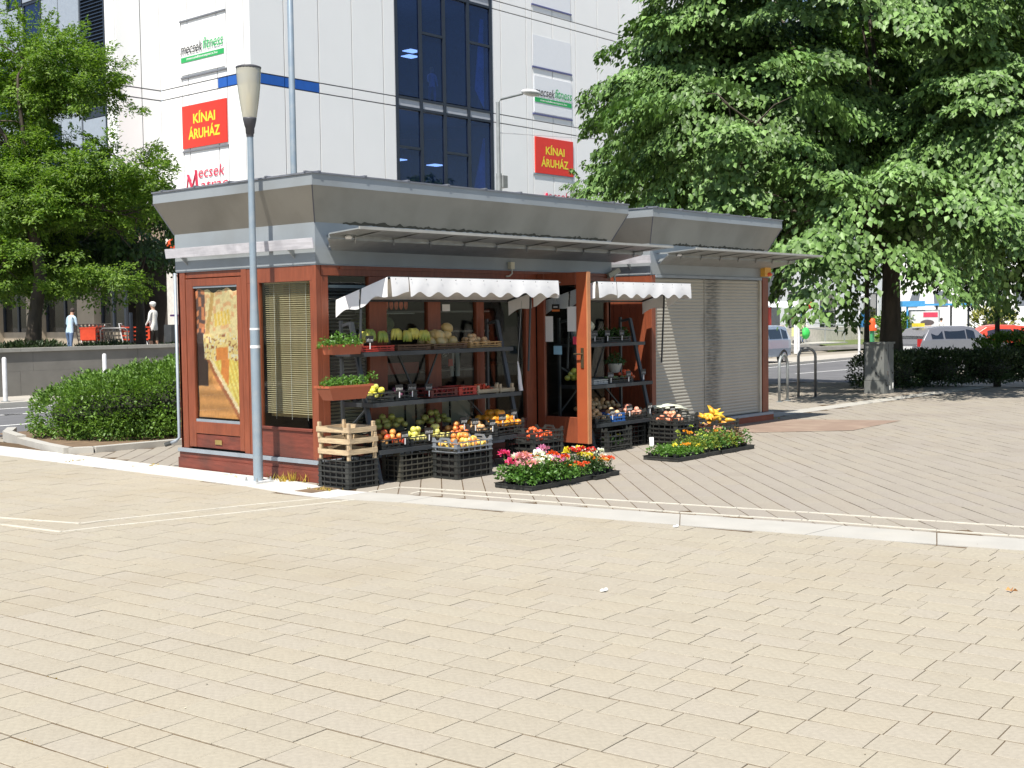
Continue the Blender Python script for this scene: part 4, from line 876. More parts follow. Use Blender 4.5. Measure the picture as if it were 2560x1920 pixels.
for i in range(9):
    o = M().tube([(0, 0, 0), (.07, 0, .01), (.15, 0, 0)], [.01, .018, .004], 6).build('green_pepper', mat('dull green pepper', (.13, .20, .05), .4), None, smooth=True); o.location = (4.25+.05*i, -.38+R_.uniform(-.05, .05), S2+.07); o.rotation_euler = (0, .3, R_.uniform(-.8, .8)); tag(o, 'green pepper on the middle shelf of the right rack', 'pepper', 'green peppers on the right rack')
# yellow chrysanthemum-like lemons seen through the door
heap('lemon', F_le, 16, 3.95, -.16, S2+.04, .34, .26, .036, 'bright yellow lemon on the right rack seen through the door glass', 'lemon', 'lemons behind the door glass')
# price boards
def price(x, y, z, label, w_=.085, h_=.06, rz=0, tilt=.2):
    t = thing('price_tag', label, 'price tag', (x, y, z), rz, 'black price boards clipped to the crates')
    m = M().box(-w_/2, w_/2, -.002, .002, .03, .03+h_); m.build('board', board, t)
    c = M(); q = -w_/2+.012
    while q < w_/2-.015:
        hh0 = R_.uniform(.4, .7)*h_; c.bar((q, -.0035, .03+h_*.2), (q+.006, -.0035, .03+h_*.2+hh0*.6), .0035, .002); c.bar((q, -.0035, .03+h_*.45), (q+.012, -.0035, .03+h_*.5), .0035, .002); q += .018
    c.build('chalk_strokes', chalk, t); M().bar((0, -.004, -.03), (0, -.006, .03), .010, .005).build('clip', canvas, t); return t
for i, (x, y, z) in enumerate(((.56, -.63, S3+.06), (.90, -.63, S3+.07), (1.42, -.63, S3+.14), (.62, -.50, S2+.06), (.80, -.50, S2+.06), (1.04, -.50, S2+.05), (1.83, -.66, .43), (2.06, -.60, .47), (2.34, -.52, .50), (4.04, -.62, S3+.06), (4.38, -.63, S3+.08), (4.86, -.60, S3+.08),
        (3.78, -.38, S1+.04), (4.02, -.38, S1+.05), (4.28, -.38, S1+.05), (4.58, -.38, S1+.05), (4.15, -.52, S2+.04), (4.52, -.52, S2+.04), (4.84, -.52, S2+.05), (5.28, -.66, .36), (1.56, -.66, S3+.12), (.30, -.43, S1+.06))):
    w_ = (.10, .12, .1)[i % 3]; where = 'left rack' if x < 3 else 'right rack'; lev = 'top' if z > 1.2 else ('middle' if z > .7 else 'lowest')
    price(x, y, z, 'small black price board on the %s shelf of the %s, %s' % (lev, where, 'left end' if x < (.7 if x < 3 else 4.0) else ('right end' if x > (1.8 if x < 3 else 4.7) else ('middle left' if x < (1.1 if x < 3 else 4.3) else 'middle right'))), w_, .07)
# hanging white bag and cord at the right end of the long awning
cb2 = thing('plastic_bag', 'limp white plastic bag hanging on a cord at the end of the long awning', 'bag', (2.86, -.22, -.16))
M().tube([(0, 0, 2.0), (-.02, .02, 1.6), (-.05, .03, 1.27)], .003, 5).build('cord', galv, cb2)
bgm = M(); n = 10
for j in range(9):
    t_ = j/8; wv = .008+.040*t_*(1.15-.5*t_); 
    for i in range(n): a = 6.283*i/n; bgm.v.append((-.05+.05*t_+wv*math.cos(a)*(1+.2*math.sin(3*a+j)), .03+wv*.5*math.sin(a), 1.27-.34*t_))
for j in range(8):
    for i in range(n): a = j*n+i; b = j*n+(i+1) % n; bgm.f.append((a, b, b+n, a+n)); bgm.mi.append(0)
bgm.build('bag_body', canvas, cb2, smooth=True)
pb = M().bar((4.52, -.86, .02), (4.60, -.80, .12), .05, .006); tag(pb.build('paper_scrap', paper), 'crumpled white paper leaning on a crate below the right rack', 'paper')
# notices
def notice(nm, label, a, m, cat='notice'): o = M().box(*a).build(nm, m); tag(o, label, cat, 'notices taped to the kiosk door'); return o
notice('notice_sheet', 'blank looking white sheet on the door glass nearest the hinge', (DX-.008, DX-.004, -.24, -.13, 1.32, 1.62), paper)
notice('notice_sheet', 'bright white sheet taped high beside the door handle', (DX-.008, DX-.004, -.59, -.46, 1.44, 1.73), paper)
bn = notice('notice_card', 'small pale blue card low on the door glass', (DX-.008, DX-.004, -.37, -.25, 1.17, 1.27), mat('pale blue card', (.28, .50, .64), .6))
notice('notice_card', 'small red square sticker beside the door handle', (DX-.009, DX-.004, -.60, -.54, 1.29, 1.38), mat('pink red sticker', (.72, .06, .12), .5))
hs = thing('hanging_sign', 'small black and orange sign hanging on strings inside the door glass', 'sign', (0, 0, 0))
M().box(DX-.014, DX-.008, -.345, -.235, 1.70, 1.76).build('upper_board', board, hs); M().box(DX-.014, DX-.008, -.345, -.235, 1.675, 1.698).build('lower_board', mat('orange board', (.7, .2, .05), .5), hs)
M().bar((DX-.011, -.33, 1.76), (DX-.011, -.29, 1.85), .002).bar((DX-.011, -.25, 1.76), (DX-.011, -.29, 1.85), .002).build('string', galv, hs)
M().box(DX-.0155, DX-.0145, -.32, -.26, 1.72, 1.735).build('pale_marks', chalk, hs)
notice('notice_sheet', 'small cream sheet stuck on the kiosk window above the melons', (1.80, 1.92, .022, .026, 1.69, 1.765), paper)
# packets in the window
pk = mat('snack packet orange', (.6, .12, .05), .5, var=.3, scale=30); pkb = mat('snack packet blue', (.03, .16, .30), .5, var=.3, scale=30)
for i in range(6):
    t = thing('snack_packet', 'blue and orange snack packet hanging in a row behind the window', 'packet', (1.02+i*.072, .16, 1.70), 0, 'snack packets behind the window')
    M().sphere((0, 0, .06), .03, seg=8, rings=6, sq=(1, .3, 1.7)).build('lower_half', pk, t); M().box(-.032, .032, -.008, .008, .112, .18).build('upper_half', pkb, t)
M().box(1.0, 1.5, .15, .20, 1.665, 1.675).build('window_shelf', galv, k1)
# ---------------- planters, trays and plants
def leafy(nm, n, R, H, size, m, parent, lo=(.7, .75, .6), hi=(1.25, 1.2, 1.1), z0=0, squash=1, flat=.6, seed=0, up=.3):
    rs_ = np.random.RandomState(seed+n); a = rs_.uniform(0, 6.283, n); r = np.sqrt(rs_.uniform(0, 1, n)); x = np.cos(a)*r*R[0]; y = np.sin(a)*r*R[1]
    z = z0+H*(1-r**2*squash*.7)*rs_.uniform(.15, 1, n)
    P = np.stack([x, y, z], 1); return leafmesh(nm, P, size, m, parent, lo, hi, rs_, outward=np.stack([np.cos(a)*r, np.sin(a)*r, up+0*a], 1))
def leafmesh(nm, P, size, m, parent, lo, hi, rs_, outward=None, down=0., aspect=.6, tip=None, tintbase=None):
    n = len(P); s = size*rs_.uniform(.6, 1.25, (n, 1))
    d = rs_.normal(0, 1, (n, 3)) if tip is None else tip+rs_.normal(0, .35, (n, 3))
    if outward is not None and tip is None: d = d*.7+outward*1.3
    d[:, 2] -= down; d /= np.linalg.norm(d, axis=1, keepdims=True)
    q = rs_.normal(0, 1, (n, 3)); q[:, 2] += 1.6 if tip is None else .3
    if tip is not None and outward is not None: q = q*.6+outward*1.4
    sd = np.cross(d, q); sd /= np.linalg.norm(sd, axis=1, keepdims=True)+1e-9; nn = np.cross(sd, d)
    w_ = s*aspect/2
    b = P; t = P+d*s-nn*s*.12; mid = P+d*s*.42; l = mid+sd*w_+nn*s*.10; r_ = mid-sd*w_+nn*s*.10
    V = np.stack([b, l, t, r_], 1).reshape(-1, 3).astype(np.float32)
    base = np.arange(n)*4; F = np.stack([base, base+1, base+2, base, base+2, base+3], 1).reshape(-1).astype(np.int32)
    me = bpy.data.meshes.new(nm); me.vertices.add(len(V)); me.vertices.foreach_set('co', V.ravel()); me.loops.add(len(F)); me.loops.foreach_set('vertex_index', F)
    me.polygons.add(2*n); me.polygons.foreach_set('loop_start', np.arange(2*n, dtype=np.int32)*3); me.polygons.foreach_set('loop_total', np.full(2*n, 3, np.int32)); me.update()
    me.materials.append(m); k = rs_.uniform(0, 1, (n, 1)); T = np.array(lo)+(np.array(hi)-np.array(lo))*k
    if tintbase is not None: T = T*tintbase
    tint_mesh(me, np.repeat(T, 4, 0)); return link(nm, me, parent)
def planter(label, c, L, W, H, flare, group):
    t = thing('planter', label, 'planter', c, 0, group); m = M(); 
    a, b, c2, d = L/2, W/2, L/2*flare, W/2*flare
    m.add([(-c2, -d, 0), (c2, -d, 0), (c2, d, 0), (-c2, d, 0), (-a, -b, H), (a, -b, H), (a, b, H), (-a, b, H), (-a+.012, -b+.012, H), (a-.012, -b+.012, H), (a-.012, b-.012, H), (-a+.012, b-.012, H), (-a+.02, -b+.02, H-.025), (a-.02, -b+.02, H-.025), (a-.02, b-.02, H-.025), (-a+.02, b-.02, H-.025)],
          [(3, 2, 1, 0)]+[(i, (i+1) % 4, 4+(i+1) % 4, 4+i) for i in range(4)]+[(4+i, 4+(i+1) % 4, 8+(i+1) % 4, 8+i) for i in range(4)]+[(8+i, 8+(i+1) % 4, 12+(i+1) % 4, 12+i) for i in range(4)]+[(12, 13, 14, 15)])
    m.build('box', terra, t); r = M()
    for (x0, x1, y0, y1) in ((-a-.008, a+.008, -b-.008, -b), (-a-.008, a+.008, b, b+.008), (-a-.008, -a, -b+.0005, b-.0005), (a, a+.008, -b+.0005, b-.0005)): r.box(x0, x1, y0, y1, H-.018, H+.003)
    r.build('rim', terra, t); M().box(-a+.013, a-.013, -b+.013, b-.013, H-.03, H-.02).build('soil', soilm, t); return t
planter('upper terracotta window box with trailing herbs on the left end of the rack', (.02, -.34, 1.275), .39, .15, .095, .9, 'terracotta window boxes')
planter('lower larger terracotta window box with bushy herbs by the rack leg', (-.14, -.54, .855), .55, .20, .135, .74, 'terracotta window boxes')
def plant(nm, label, loc, parts, group=None, cat='plant'):
    t = thing(nm, label, cat, loc, R_.uniform(0, 6), group)
    for i, p in enumerate(parts): p(t, i)
    return t
for k in range(5):
    plant('herb_plant', 'small leafy herb in the lower terracotta box', (-.34+k*.10, -.54, .965), [lambda t, i: leafy('foliage', 230, (.08, .085), .12, .028, herb, t, seed=R_.randrange(999)), lambda t, i: M().tube([(0, 0, 0), (0, 0, .06)], .003, 4).build('stem', herb if False else mat('green stem', (.10, .15, .03), .6), t)], 'herbs in the lower window box')
for k in range(4):
    plant('herb_plant', ('trailing herb spilling left from the upper terracotta box', '%s leafy herb in the upper terracotta box' % ('', 'left', 'middle', 'right')[k])[k > 0], (-.20+k*.12, -.36, 1.345), [lambda t, i: leafy('foliage', 150, (.085, .07), .15 if k else .11, .032, herb, t, seed=R_.randrange(999)), lambda t, i: M().tube([(0, 0, 0), (.01, 0, .09)], .003, 4).build('stem', mat('green stem', (0,)*3), t)], 'herbs in the upper window box')
o = leafy('foliage', 60, (.06, .05), .10, .028, herb, None, seed=3); o.location = (.2, -.55, 1.02); tag(o, 'thin sprig with a few round leaves at the right of the lower box', 'plant')
def petals(nm, c, r, m, parent, n=40, sq=.7):
    rs_ = np.random.RandomState(int(abs(c[0])*1e4+abs(c[1])*1e4) % 9999); d = rs_.normal(0, 1, (n, 3)); d[:, 2] = np.abs(d[:, 2])*.8; d /= np.linalg.norm(d, axis=1, keepdims=True); P = np.array(c)+d*r*np.array((1, 1, sq))*.7
    return leafmesh(nm, P, r*.75, m, parent, (.8, .8, .8), (1.15, 1.15, 1.15), rs_, outward=d, aspect=.9)
PET = {k: mat(k+' petals', c, .55, var=.1, attr=True, trans=.25) for k, c in dict(magenta=(.72, .05, .20), pink=(.80, .36, .42), salmon=(.82, .45, .36), white=(.85, .85, .82), scarlet=(.78, .10, .02), orange=(.85, .33, .01), yellow=(.86, .72, .06), lilac=(.72, .28, .50), cream=(.8, .76, .5), redd=(.70, .04, .03), lime=(.45, .55, .08)).items()}
def tray(label, x0, x1, y0, y1, group, h=.045):
    t = thing('plant_tray', label, 'tray', ((x0+x1)/2, (y0+y1)/2, .004), R_.uniform(-.03, .03), group); a, b = (x1-x0)/2, (y1-y0)/2; m = M()
    for q in ((-a, a, -b, -b+.006), (-a, a, b-.006, b), (-a, -a+.006, -b+.0061, b-.0061), (a-.006, a, -b+.0061, b-.0061)): m.box(*q, 0, h)
    m.box(-a, a, -b, b, .0, .004); m.build('tray_body', blackpl, t); r = M()
    for q in ((-a-.008, a+.008, -b-.008, -b-.0002), (-a-.008, a+.008, b+.0002, b+.008), (-a-.008, -a-.0002, -b, b), (a+.0002, a+.008, -b, b)): r.box(*q, h-.006, h)
    r.build('tray_rim', blackpl, t); return t
def pot(loc, r=.045, h=.075, label='small black pot', grp=None): 
    return None
def flower(kind, x, y, z, cols, fol, label, grp, H=.16, R=.085, nl=170, fs=.026, head=.035, heads=2, lsize=.035, up=None):
    t = thing(kind, label+POS[0], 'flower', (x, y, z), 0, grp)
    M().lathe([(.030, 0), (.042, .07), (.038, .07), (.0, .062)], (0, 0, 0), 8).build('pot', blackpl, t)
    leafy('foliage', nl, (R, R), H, lsize, fol, t, seed=R_.randrange(9999), z0=.05)
    for k in range(heads):
        c = cols[R_.randrange(len(cols))]; a = R_.uniform(0, 6.28); rr = R_.uniform(.2, .8)*R; hz = .05+H*R_.uniform(.85, 1.25); cx, cy = math.cos(a)*rr, math.sin(a)*rr
        petals('blossom', (cx, cy, hz), head*R_.uniform(.8, 1.2), PET[c], t, n=36 if head > .03 else 22); M().tube([(cx*.3, cy*.3, .06), (cx, cy, hz)], .002, 4).build('stem', mat('green stem', (0,)*3), t)
gl = mat('geranium leaf', (.09, .20, .04), .45, var=.2, scale=9, attr=True, trans=.2); sgl = mat('dark snapdragon leaf', (.05, .11, .035), .4, var=.2, scale=9, attr=True, trans=.15)
YA, YB = -2.12, -1.66
TA = tray('black tray of pink and white geraniums nearest the left', .735, 1.13, YA, YB, 'trays of flowers before the door')
TB = tray('black tray of orange geraniums beside the marigold tray', 1.145, 1.42, YA+.02, YB, 'trays of flowers before the door')
TC = tray('black tray of yellow and orange marigolds', 1.43, 1.70, YA+.04, YB, 'trays of flowers before the door')
TD = tray('black tray of tall red and yellow snapdragons', 1.71, 1.94, YA+.0, YB, 'trays of flowers before the door')
TE = tray('small black tray of orange plumed flowers at the right end', 1.95, 2.16, YA+.04, YB-.05, 'trays of flowers before the door')
POS = ['']
def setpos(i, nx, j, ny): POS[0] = ', '+('front', 'middle', 'back')[min(2, j*3//ny)]+' '+('left', 'centre', 'right')[min(2, i*3//nx) if nx > 2 else i*2]
def fillplants(x0, x1, nx, ny, y0, y1, fn):
    for i in range(nx):
        for j in range(ny): setpos(i, nx, j, ny) or fn(x0+(i+.5)*(x1-x0)/nx+R_.gauss(0, .01), y0+(j+.5)*(y1-y0)/ny+R_.gauss(0, .01), i, j)
fillplants(.745, 1.12, 3, 3, YA+.03, YB-.03, lambda x, y, i, j: flower('geranium', x, y, .01, [('magenta', 'pink'), ('pink', 'white'), ('white', 'lilac')][i], gl, 'bushy geranium with rounded %s blossom heads in the left tray' % ('magenta', 'pale pink', 'white')[i], 'geraniums in the left tray', H=.20, R=.11, nl=190, head=.050, heads=1+(j != 1), lsize=.045))
fillplants(1.15, 1.41, 2, 3, YA+.03, YB-.03, lambda x, y, i, j: flower('geranium', x, y, .01, [('scarlet', 'orange'), ('lilac', 'scarlet')][i], gl, 'bushy geranium with %s blossom heads in the second tray' % ('scarlet orange', 'lilac and scarlet')[i], 'geraniums in the second tray', H=.20, R=.11, nl=190, head=.048, heads=1+(j == 0), lsize=.045))
fillplants(1.44, 1.69, 3, 4, YA+.06, YB-.03, lambda x, y, i, j: flower('marigold', x, y, .01, ('yellow', 'orange', 'scarlet') if j < 2 else ('yellow', 'cream', 'yellow'), gl, 'low marigold with yellow and orange heads in the third tray', 'marigolds in the third tray', H=.09+.03*(j > 1), R=.06, nl=90, head=.024, heads=2, lsize=.028))
fillplants(1.72, 1.93, 2, 3, YA+.04, YB-.03, lambda x, y, i, j: flower('snapdragon', x, y, .01, [('redd', 'yellow'), ('white', 'redd', 'yellow')][i], sgl, 'dark leaved snapdragon with red, yellow and white heads', 'snapdragons in the fourth tray', H=.19, R=.085, nl=150, head=.032, heads=3, lsize=.036))
fillplants(1.96, 2.15, 2, 3, YA+.07, YB-.08, lambda x, y, i, j: flower('plumed_flower', x, y, .01, [('orange', 'cream'), ('scarlet', 'white')][i], gl, 'plumed %s flower in the small right tray' % ('orange', 'scarlet')[i], 'plumed flowers in the small tray', H=.10, R=.05, nl=50, head=.034, heads=3, lsize=.028))
grpE = 'trays of seedlings before the shutter'
tray('large black tray of bright green seedlings with orange flowers', 3.42, 3.98, -1.96, -1.50, grpE); tray('black tray of mixed yellow green seedlings', 3.99, 4.36, -1.93, -1.48, grpE); tray('black tray of reddish green seedlings', 4.37, 4.72, -1.94, -1.46, grpE); tray('black tray of dark red leaved seedlings at the right end', 4.73, 5.12, -1.93, -1.44, grpE)
yg = mat('yellow green leaf', (.22, .27, .04), .5, var=.2, attr=True, trans=.25); rg = mat('red green leaf', (.20, .12, .06), .5, var=.35, scale=12, attr=True, trans=.2)
fillplants(3.44, 3.97, 6, 4, -1.94, -1.52, lambda x, y, i, j: flower('seedling', x, y, .01, ('orange', 'yellow'), herb, 'bright green seedling in the large right tray', 'seedlings in the large right tray', H=.085+.03*(j > 1), R=.055, nl=70, head=.028, heads=1 if (j == 1 and i in (2, 3)) or R_.random() < .08 else 0, lsize=.032))
fillplants(4.0, 4.35, 3, 3, -1.91, -1.50, lambda x, y, i, j: flower('seedling', x, y, .01, ('orange', 'lime', 'salmon'), yg if i != 1 else gl, 'yellow green seedling in the second right tray', 'seedlings in the second right tray', H=.17, R=.075, nl=110, head=.024, heads=1, lsize=.034))
fillplants(4.38, 4.71, 3, 3, -1.92, -1.48, lambda x, y, i, j: flower('seedling', x, y, .01, ('lime', 'salmon'), gl if i != 2 else yg, 'leafy green seedling in the third right tray', 'seedlings in the third right tray', H=.20, R=.08, nl=130, head=.022, heads=1, lsize=.036))
fillplants(4.74, 5.11, 3, 3, -1.91, -1.46, lambda x, y, i, j: flower('seedling', x, y, .01, ('salmon',), rg if (i+j) % 2 else gl, 'reddish leaved seedling in the rightmost tray', 'seedlings in the rightmost tray', H=.20, R=.085, nl=130, head=.02, heads=0, lsize=.038))
POS[0] = ''
for k in range(4): flower('pansy', 3.92+.11*k, -.58, .03, ('lilac', 'white', 'yellow'), sgl, 'faded pansy inside the black crate below the right rack', 'pansies in the crate', H=.07, R=.05, nl=40, head=.026, heads=1)
# stone pot with plant on rack two, dark greens on its top shelf
sp_ = thing('flower_pot', 'white basket patterned pot with a bushy plant on the right rack', 'flower pot', (4.62, -.24, S2+.11))
M().lathe([(.05, 0), (.06, .01), (.085, .09), (.095, .11), (.09, .115), (.0, .105)], seg=16).build('pot', mat('pale stone pot', (.5, .48, .42), .8, bump=.6, bscale=40), sp_, smooth=True); leafy('foliage', 260, (.12, .12), .16, .035, sgl, sp_, z0=.10)
for i in range(5): o = leafy('foliage', 120, (.08, .08), .13, .05, sgl, None, seed=i); o.name = 'leafy_greens'; o.location = (4.38+.11*i, -.22, S1+.04); tag(o, ('leftmost', 'second from left', 'middle', 'second from right', 'rightmost')[i]+' dark bunch of greens on the top shelf of the right rack', 'greens', 'bunches of greens on the right rack')
# ================================================================== TERRACE, BIG WHITE BUILDING
TZ = .6
tw = thing('retaining_wall', 'long grey stone retaining wall behind the road at left', 'wall')
for i in range(16):
    x = -18+i*2.6; M().box(x, x+2.594, 16.2, 16.5, -.1, .60).build('stone_panel', stonewall, tw); M().box(x+.3, x+2.6+.294, 16.2, 16.5, .602, 1.02).build('stone_panel', stonewall, tw)
    M().box(x, x+2.594, 16.15, 16.56, 1.022, 1.10).build('coping', mat('coping stone', (.30, .29, .26), .8, var=.1, dark=(.15, .15, .13), darkamt=.5), tw)
tg = M().box(-30, 24, 16.5, 32, -.3, TZ); struct(tg.build('terrace', mat('terrace paving', (.30, .28, .25), .85, var=.1)))
UB, VB = 19.366, 26.104; UL, VL = 17.5, 31.533
wb = thing('shopping_centre', 'large white panelled shopping centre behind the kiosks', 'building')
HT = 21
# solid backing behind joints (front, left, return, left wing)
def panel(nm, a, m=whitewall): return M().box(*a).build(nm, m, wb)
G = .022; TH = .05
M().box(UB+TH+.001, 140, VB+TH+.001, VB+.4, 5.9, HT).build('wall_backing', dkback, wb) if False else None
def front_cells(us, zs, mfun=None, v=VB):
    for i in range(len(us)-1):
        for j in range(len(zs)-1):
            m = mfun(us[i], us[i+1], zs[j], zs[j+1]) if mfun else whitewall
            if m is None: continue
            panel('facade_panel', (us[i]+G, us[i+1]-G, v, v+TH, zs[j]+G, zs[j+1]-G), m)
ZS = [5.9, 9.98, 10.35, 14.76, 15.12, HT]
W0, W1 = 26.45, 32.03
def fm(a, b, z0, z1):
    if W0-.05 < (a+b)/2 < W1+.05: return None
    if b <= 22.6 and 9.9 < z0 < 10.2: return bluep
    return whitewall
front_cells([UB, 20.9, 22.51, 24.15, 25.76, W0, W1, 32.68, 34.37, 34.78, 36.2, 37.55, 37.9, 39.58, 41.3, 43, 45, 47, 49, 51, 53, 55, 57], ZS, fm)
M().box(UB+TH+.002, W0, VB+TH+.002, VB+.12, 5.9, HT).build('wall_backing', dkback, wb); M().box(W1, 57, VB+TH+.002, VB+.12, 5.9, HT).build('wall_backing', dkback, wb)
# left face (plane u = UB) between VB and VL
def left_cells(vs, zs, u, f=None, nm='facade_panel'):
    for i in range(len(vs)-1):
        for j in range(len(zs)-1):
            m = f(vs[i], vs[i+1], zs[j]) if f else whitewall
            if m is None: continue
            panel(nm, (u, u+TH, vs[i]+G, vs[i+1]-G, zs[j]+G, zs[j+1]-G), m)
left_cells([VB+.001, 26.42, 27.42, 27.98, 29.75, 30.16, VL], ZS, UB, lambda a, b, z: bluep if (b < 28.1 and 9.9 < z < 10.2) else whitewall)
M().box(UB+TH+.002, UB+.12, VB+.13, VL, 5.9, HT).build('wall_backing', dkback, wb)
# return face (plane v = VL) from UL to UB, then short left face to the glazed wing
for i, (a, b) in enumerate(((UL, 18.55), (18.55, UB+TH))):
    for j in range(5): panel('facade_panel', (a+G, b-G, VL, VL+TH, ZS[j]+G, ZS[j+1]-G))
M().box(UL+.06, UB+TH, VL+TH+.002, VL+.12, 5.9, HT).build('wall_backing', dkback, wb)
for j in range(5): panel('facade_panel', (UL, UL+TH, VL+TH+G, 32.22, ZS[j]+G, ZS[j+1]-G))
# glazed left wing: louvres, grey panels, windows
M().box(UL+.15, UL+.25, 32.22, 62, 5.9, HT).build('wing_backing', dkframe, wb)
M().box(UL-.03, UL+.15, 32.22, 32.30, 5.9, HT).build('wing_frame', dkframe, wb)
lou = mat('dark blue louvre', (.035, .055, .09), .4, .3)
for k in range(84): z = 9.75+k*.13; M().add([(UL+.02, 32.31, z), (UL+.02, 33.95, z), (UL+.10, 33.95, z+.09), (UL+.10, 32.31, z+.09)], [(0, 1, 2, 3)]).build('louvre_blade', lou, wb)
gp = mat('pale grey wing panel', (.33, .37, .42), .3, .1, var=.05)
vs = [34.0, 35.5, 36.75, 38.2, 39.45, 40.9, 42.4, 43.9, 45.4, 46.9, 48.4, 49.9, 52, 54, 56, 58, 60]
for i in range(len(vs)-1):
    zz = [5.9, 7.4, 9.3, 11.2, 13.1, 14.3, 16.2, 18.2, HT] if i % 2 else [5.9, 8.3, 10.1, 12.2, 14.4, 16.4, HT]
    for j in range(len(zz)-1):
        win = (i+2*j) % 5 == 3; 
        if win:
            f = M(); y0, y1, z0, z1 = vs[i]+.03, vs[i+1]-.03, zz[j]+.03, zz[j+1]-.03
            for q in ((y0, y1, z0, z0+.08), (y0, y1, z1-.08, z1), (y0, y0+.08, z0+.081, z1-.081), (y1-.08, y1, z0+.081, z1-.081)): f.box(UL-.01, UL+.08, *q)
            w_ = f.build('window_frame', dkframe, wb); M().box(UL+.03, UL+.04, y0+.08, y1-.08, z0+.08, z1-.08).build('pane', glassB, w_)
        else: M().box(UL, UL+.06, vs[i]+.025, vs[i+1]-.025, zz[j]+.025, zz[j+1]-.025).build('wing_panel', gp, wb)
M().box(UL+.05, UL+.15, 33.97, 62, 5.9, HT).build('wing_backing', dkframe, wb)
for z0 in (9.3,): M().box(UL, UL+.08, 32.31, 33.9, 9.33, 9.70).build('louvre_sill', dkframe, wb); M().box(UL+.0, UL+.06, 32.31, 33.9, 5.9, 9.30).build('wing_panel', gp, wb)
# sign columns: recessed boards with dark blue ledges
ledge = mat('blue grey ledge', (.10, .11, .25), .5)
for z in (7.70, 10.66, 12.71, 15.43, 8.03): M().box(34.75, 37.58, VB-.05, VB-.001, z-.05, z+.015).build('ledge', ledge if z != 8.03 else trimg, wb) if z not in (7.70,) else None
for z in (7.94, 10.64, 12.70): M().box(UB-.05, UB-.001, 27.42, 30.18, z-.05, z+.01).build('ledge', mat('grey ledge', (.16, .17, .19), .5), wb)
for a, b in ((10.7, 12.68), (12.76, 14.46), (15.45, 17.2)): M().box(34.80, 37.53, VB-.012, VB-.0005, a, b-.35).build('sign_field', mat('pale grey field', (.76, .78, .81), .5, var=.01), wb)
# tall window strip
us = [W0, 27.80, 29.15, 30.60, W1]
vr = M()
for i, u in enumerate(us): M().box(u-.075, u+.075, VB-.03, VB+.10, 5.9, HT).build('mullion', dkframe, wb)
for i in range(4):
    a, b = us[i]+.076, us[i+1]-.076
    tr = [9.98, 10.36, 14.76, 15.14]+([13.05] if i == 1 else [13.12] if i == 3 else [12.6] if False else [])+([8.42] if i in (0, 2) else [])
    for z in tr: M().box(a, b, VB-.02, VB+.09, z-.05, z+.05).build('transom', dkframe, wb)
    for z in (9.98, 14.76): M().box(a, b, VB+.02, VB+.05, z+.051, z+.33).build('spandrel_panel', spandrel, wb)
    cuts = sorted([5.9, 9.93, 10.41, 14.71, 15.19, HT]+([13.05] if i == 1 else [13.12] if i == 3 else [])+([8.42] if i in (0, 2) else []))
    for z0, z1 in zip(cuts[:-1], cuts[1:]):
        if z1-z0 < .6: continue
        M().box(a, b, VB+.03, VB+.04, z0+.051, z1-.051).build('glass_pane', glassB, wb)
# rooms behind the strip
inn = mat('dim blue room', (.05, .07, .12), .8, var=.2)
for z in (5.8, 10.0, 14.78): M().box(W0-.0, W1, VB+.13, VB+5, z, z+.28).build('floor_slab', mat('slab edge', (.22, .24, .26), .8), wb)
M().box(W0, W1, VB+4.9, VB+5, 5.9, HT).build('room_back_wall', inn, wb); M().box(W0-.1, W0-.01, VB+.13, VB+5, 5.9, HT).build('room_side_wall', inn, wb); M().box(W1+.01, W1+.1, VB+.13, VB+5, 5.9, HT).build('room_side_wall', inn, wb)
for (x, y, z) in ((26.9, VB+1.8, 12.75), (28.9, VB+1.6, 12.7), (29.6, VB+2.4, 12.7), (27.0, VB+1.5, 8.3), (27.4, VB+1.0, 8.05), (30.1, VB+1.5, 8.1)):
    m = mat('lit ceiling tile', (.8, .8, .8)); _pr(m).inputs['Emission Color'].default_value = (1, .95, .85, 1); _pr(m).inputs['Emission Strength'].default_value = 2.2; M().box(x-.3, x+.3, y-.25, y+.25, z, z+.03).build('ceiling_tile', m, wb)
cur = mat('pale blue curtain', (.42, .62, .66), .8)
M().add([(31.9, VB+.3, 10.5), (31.3, VB+.3, 11.3), (31.7, VB+.3, 14.3), (31.92, VB+.3, 14.3)], [(0, 1, 2, 3)]).build('curtain', cur, wb); M().add([(31.0, VB+.3, 6.5), (31.9, VB+.3, 6.5), (31.92, VB+.3, 9.3), (31.8, VB+.3, 9.3)], [(0, 1, 2, 3)]).build('curtain', cur, wb)
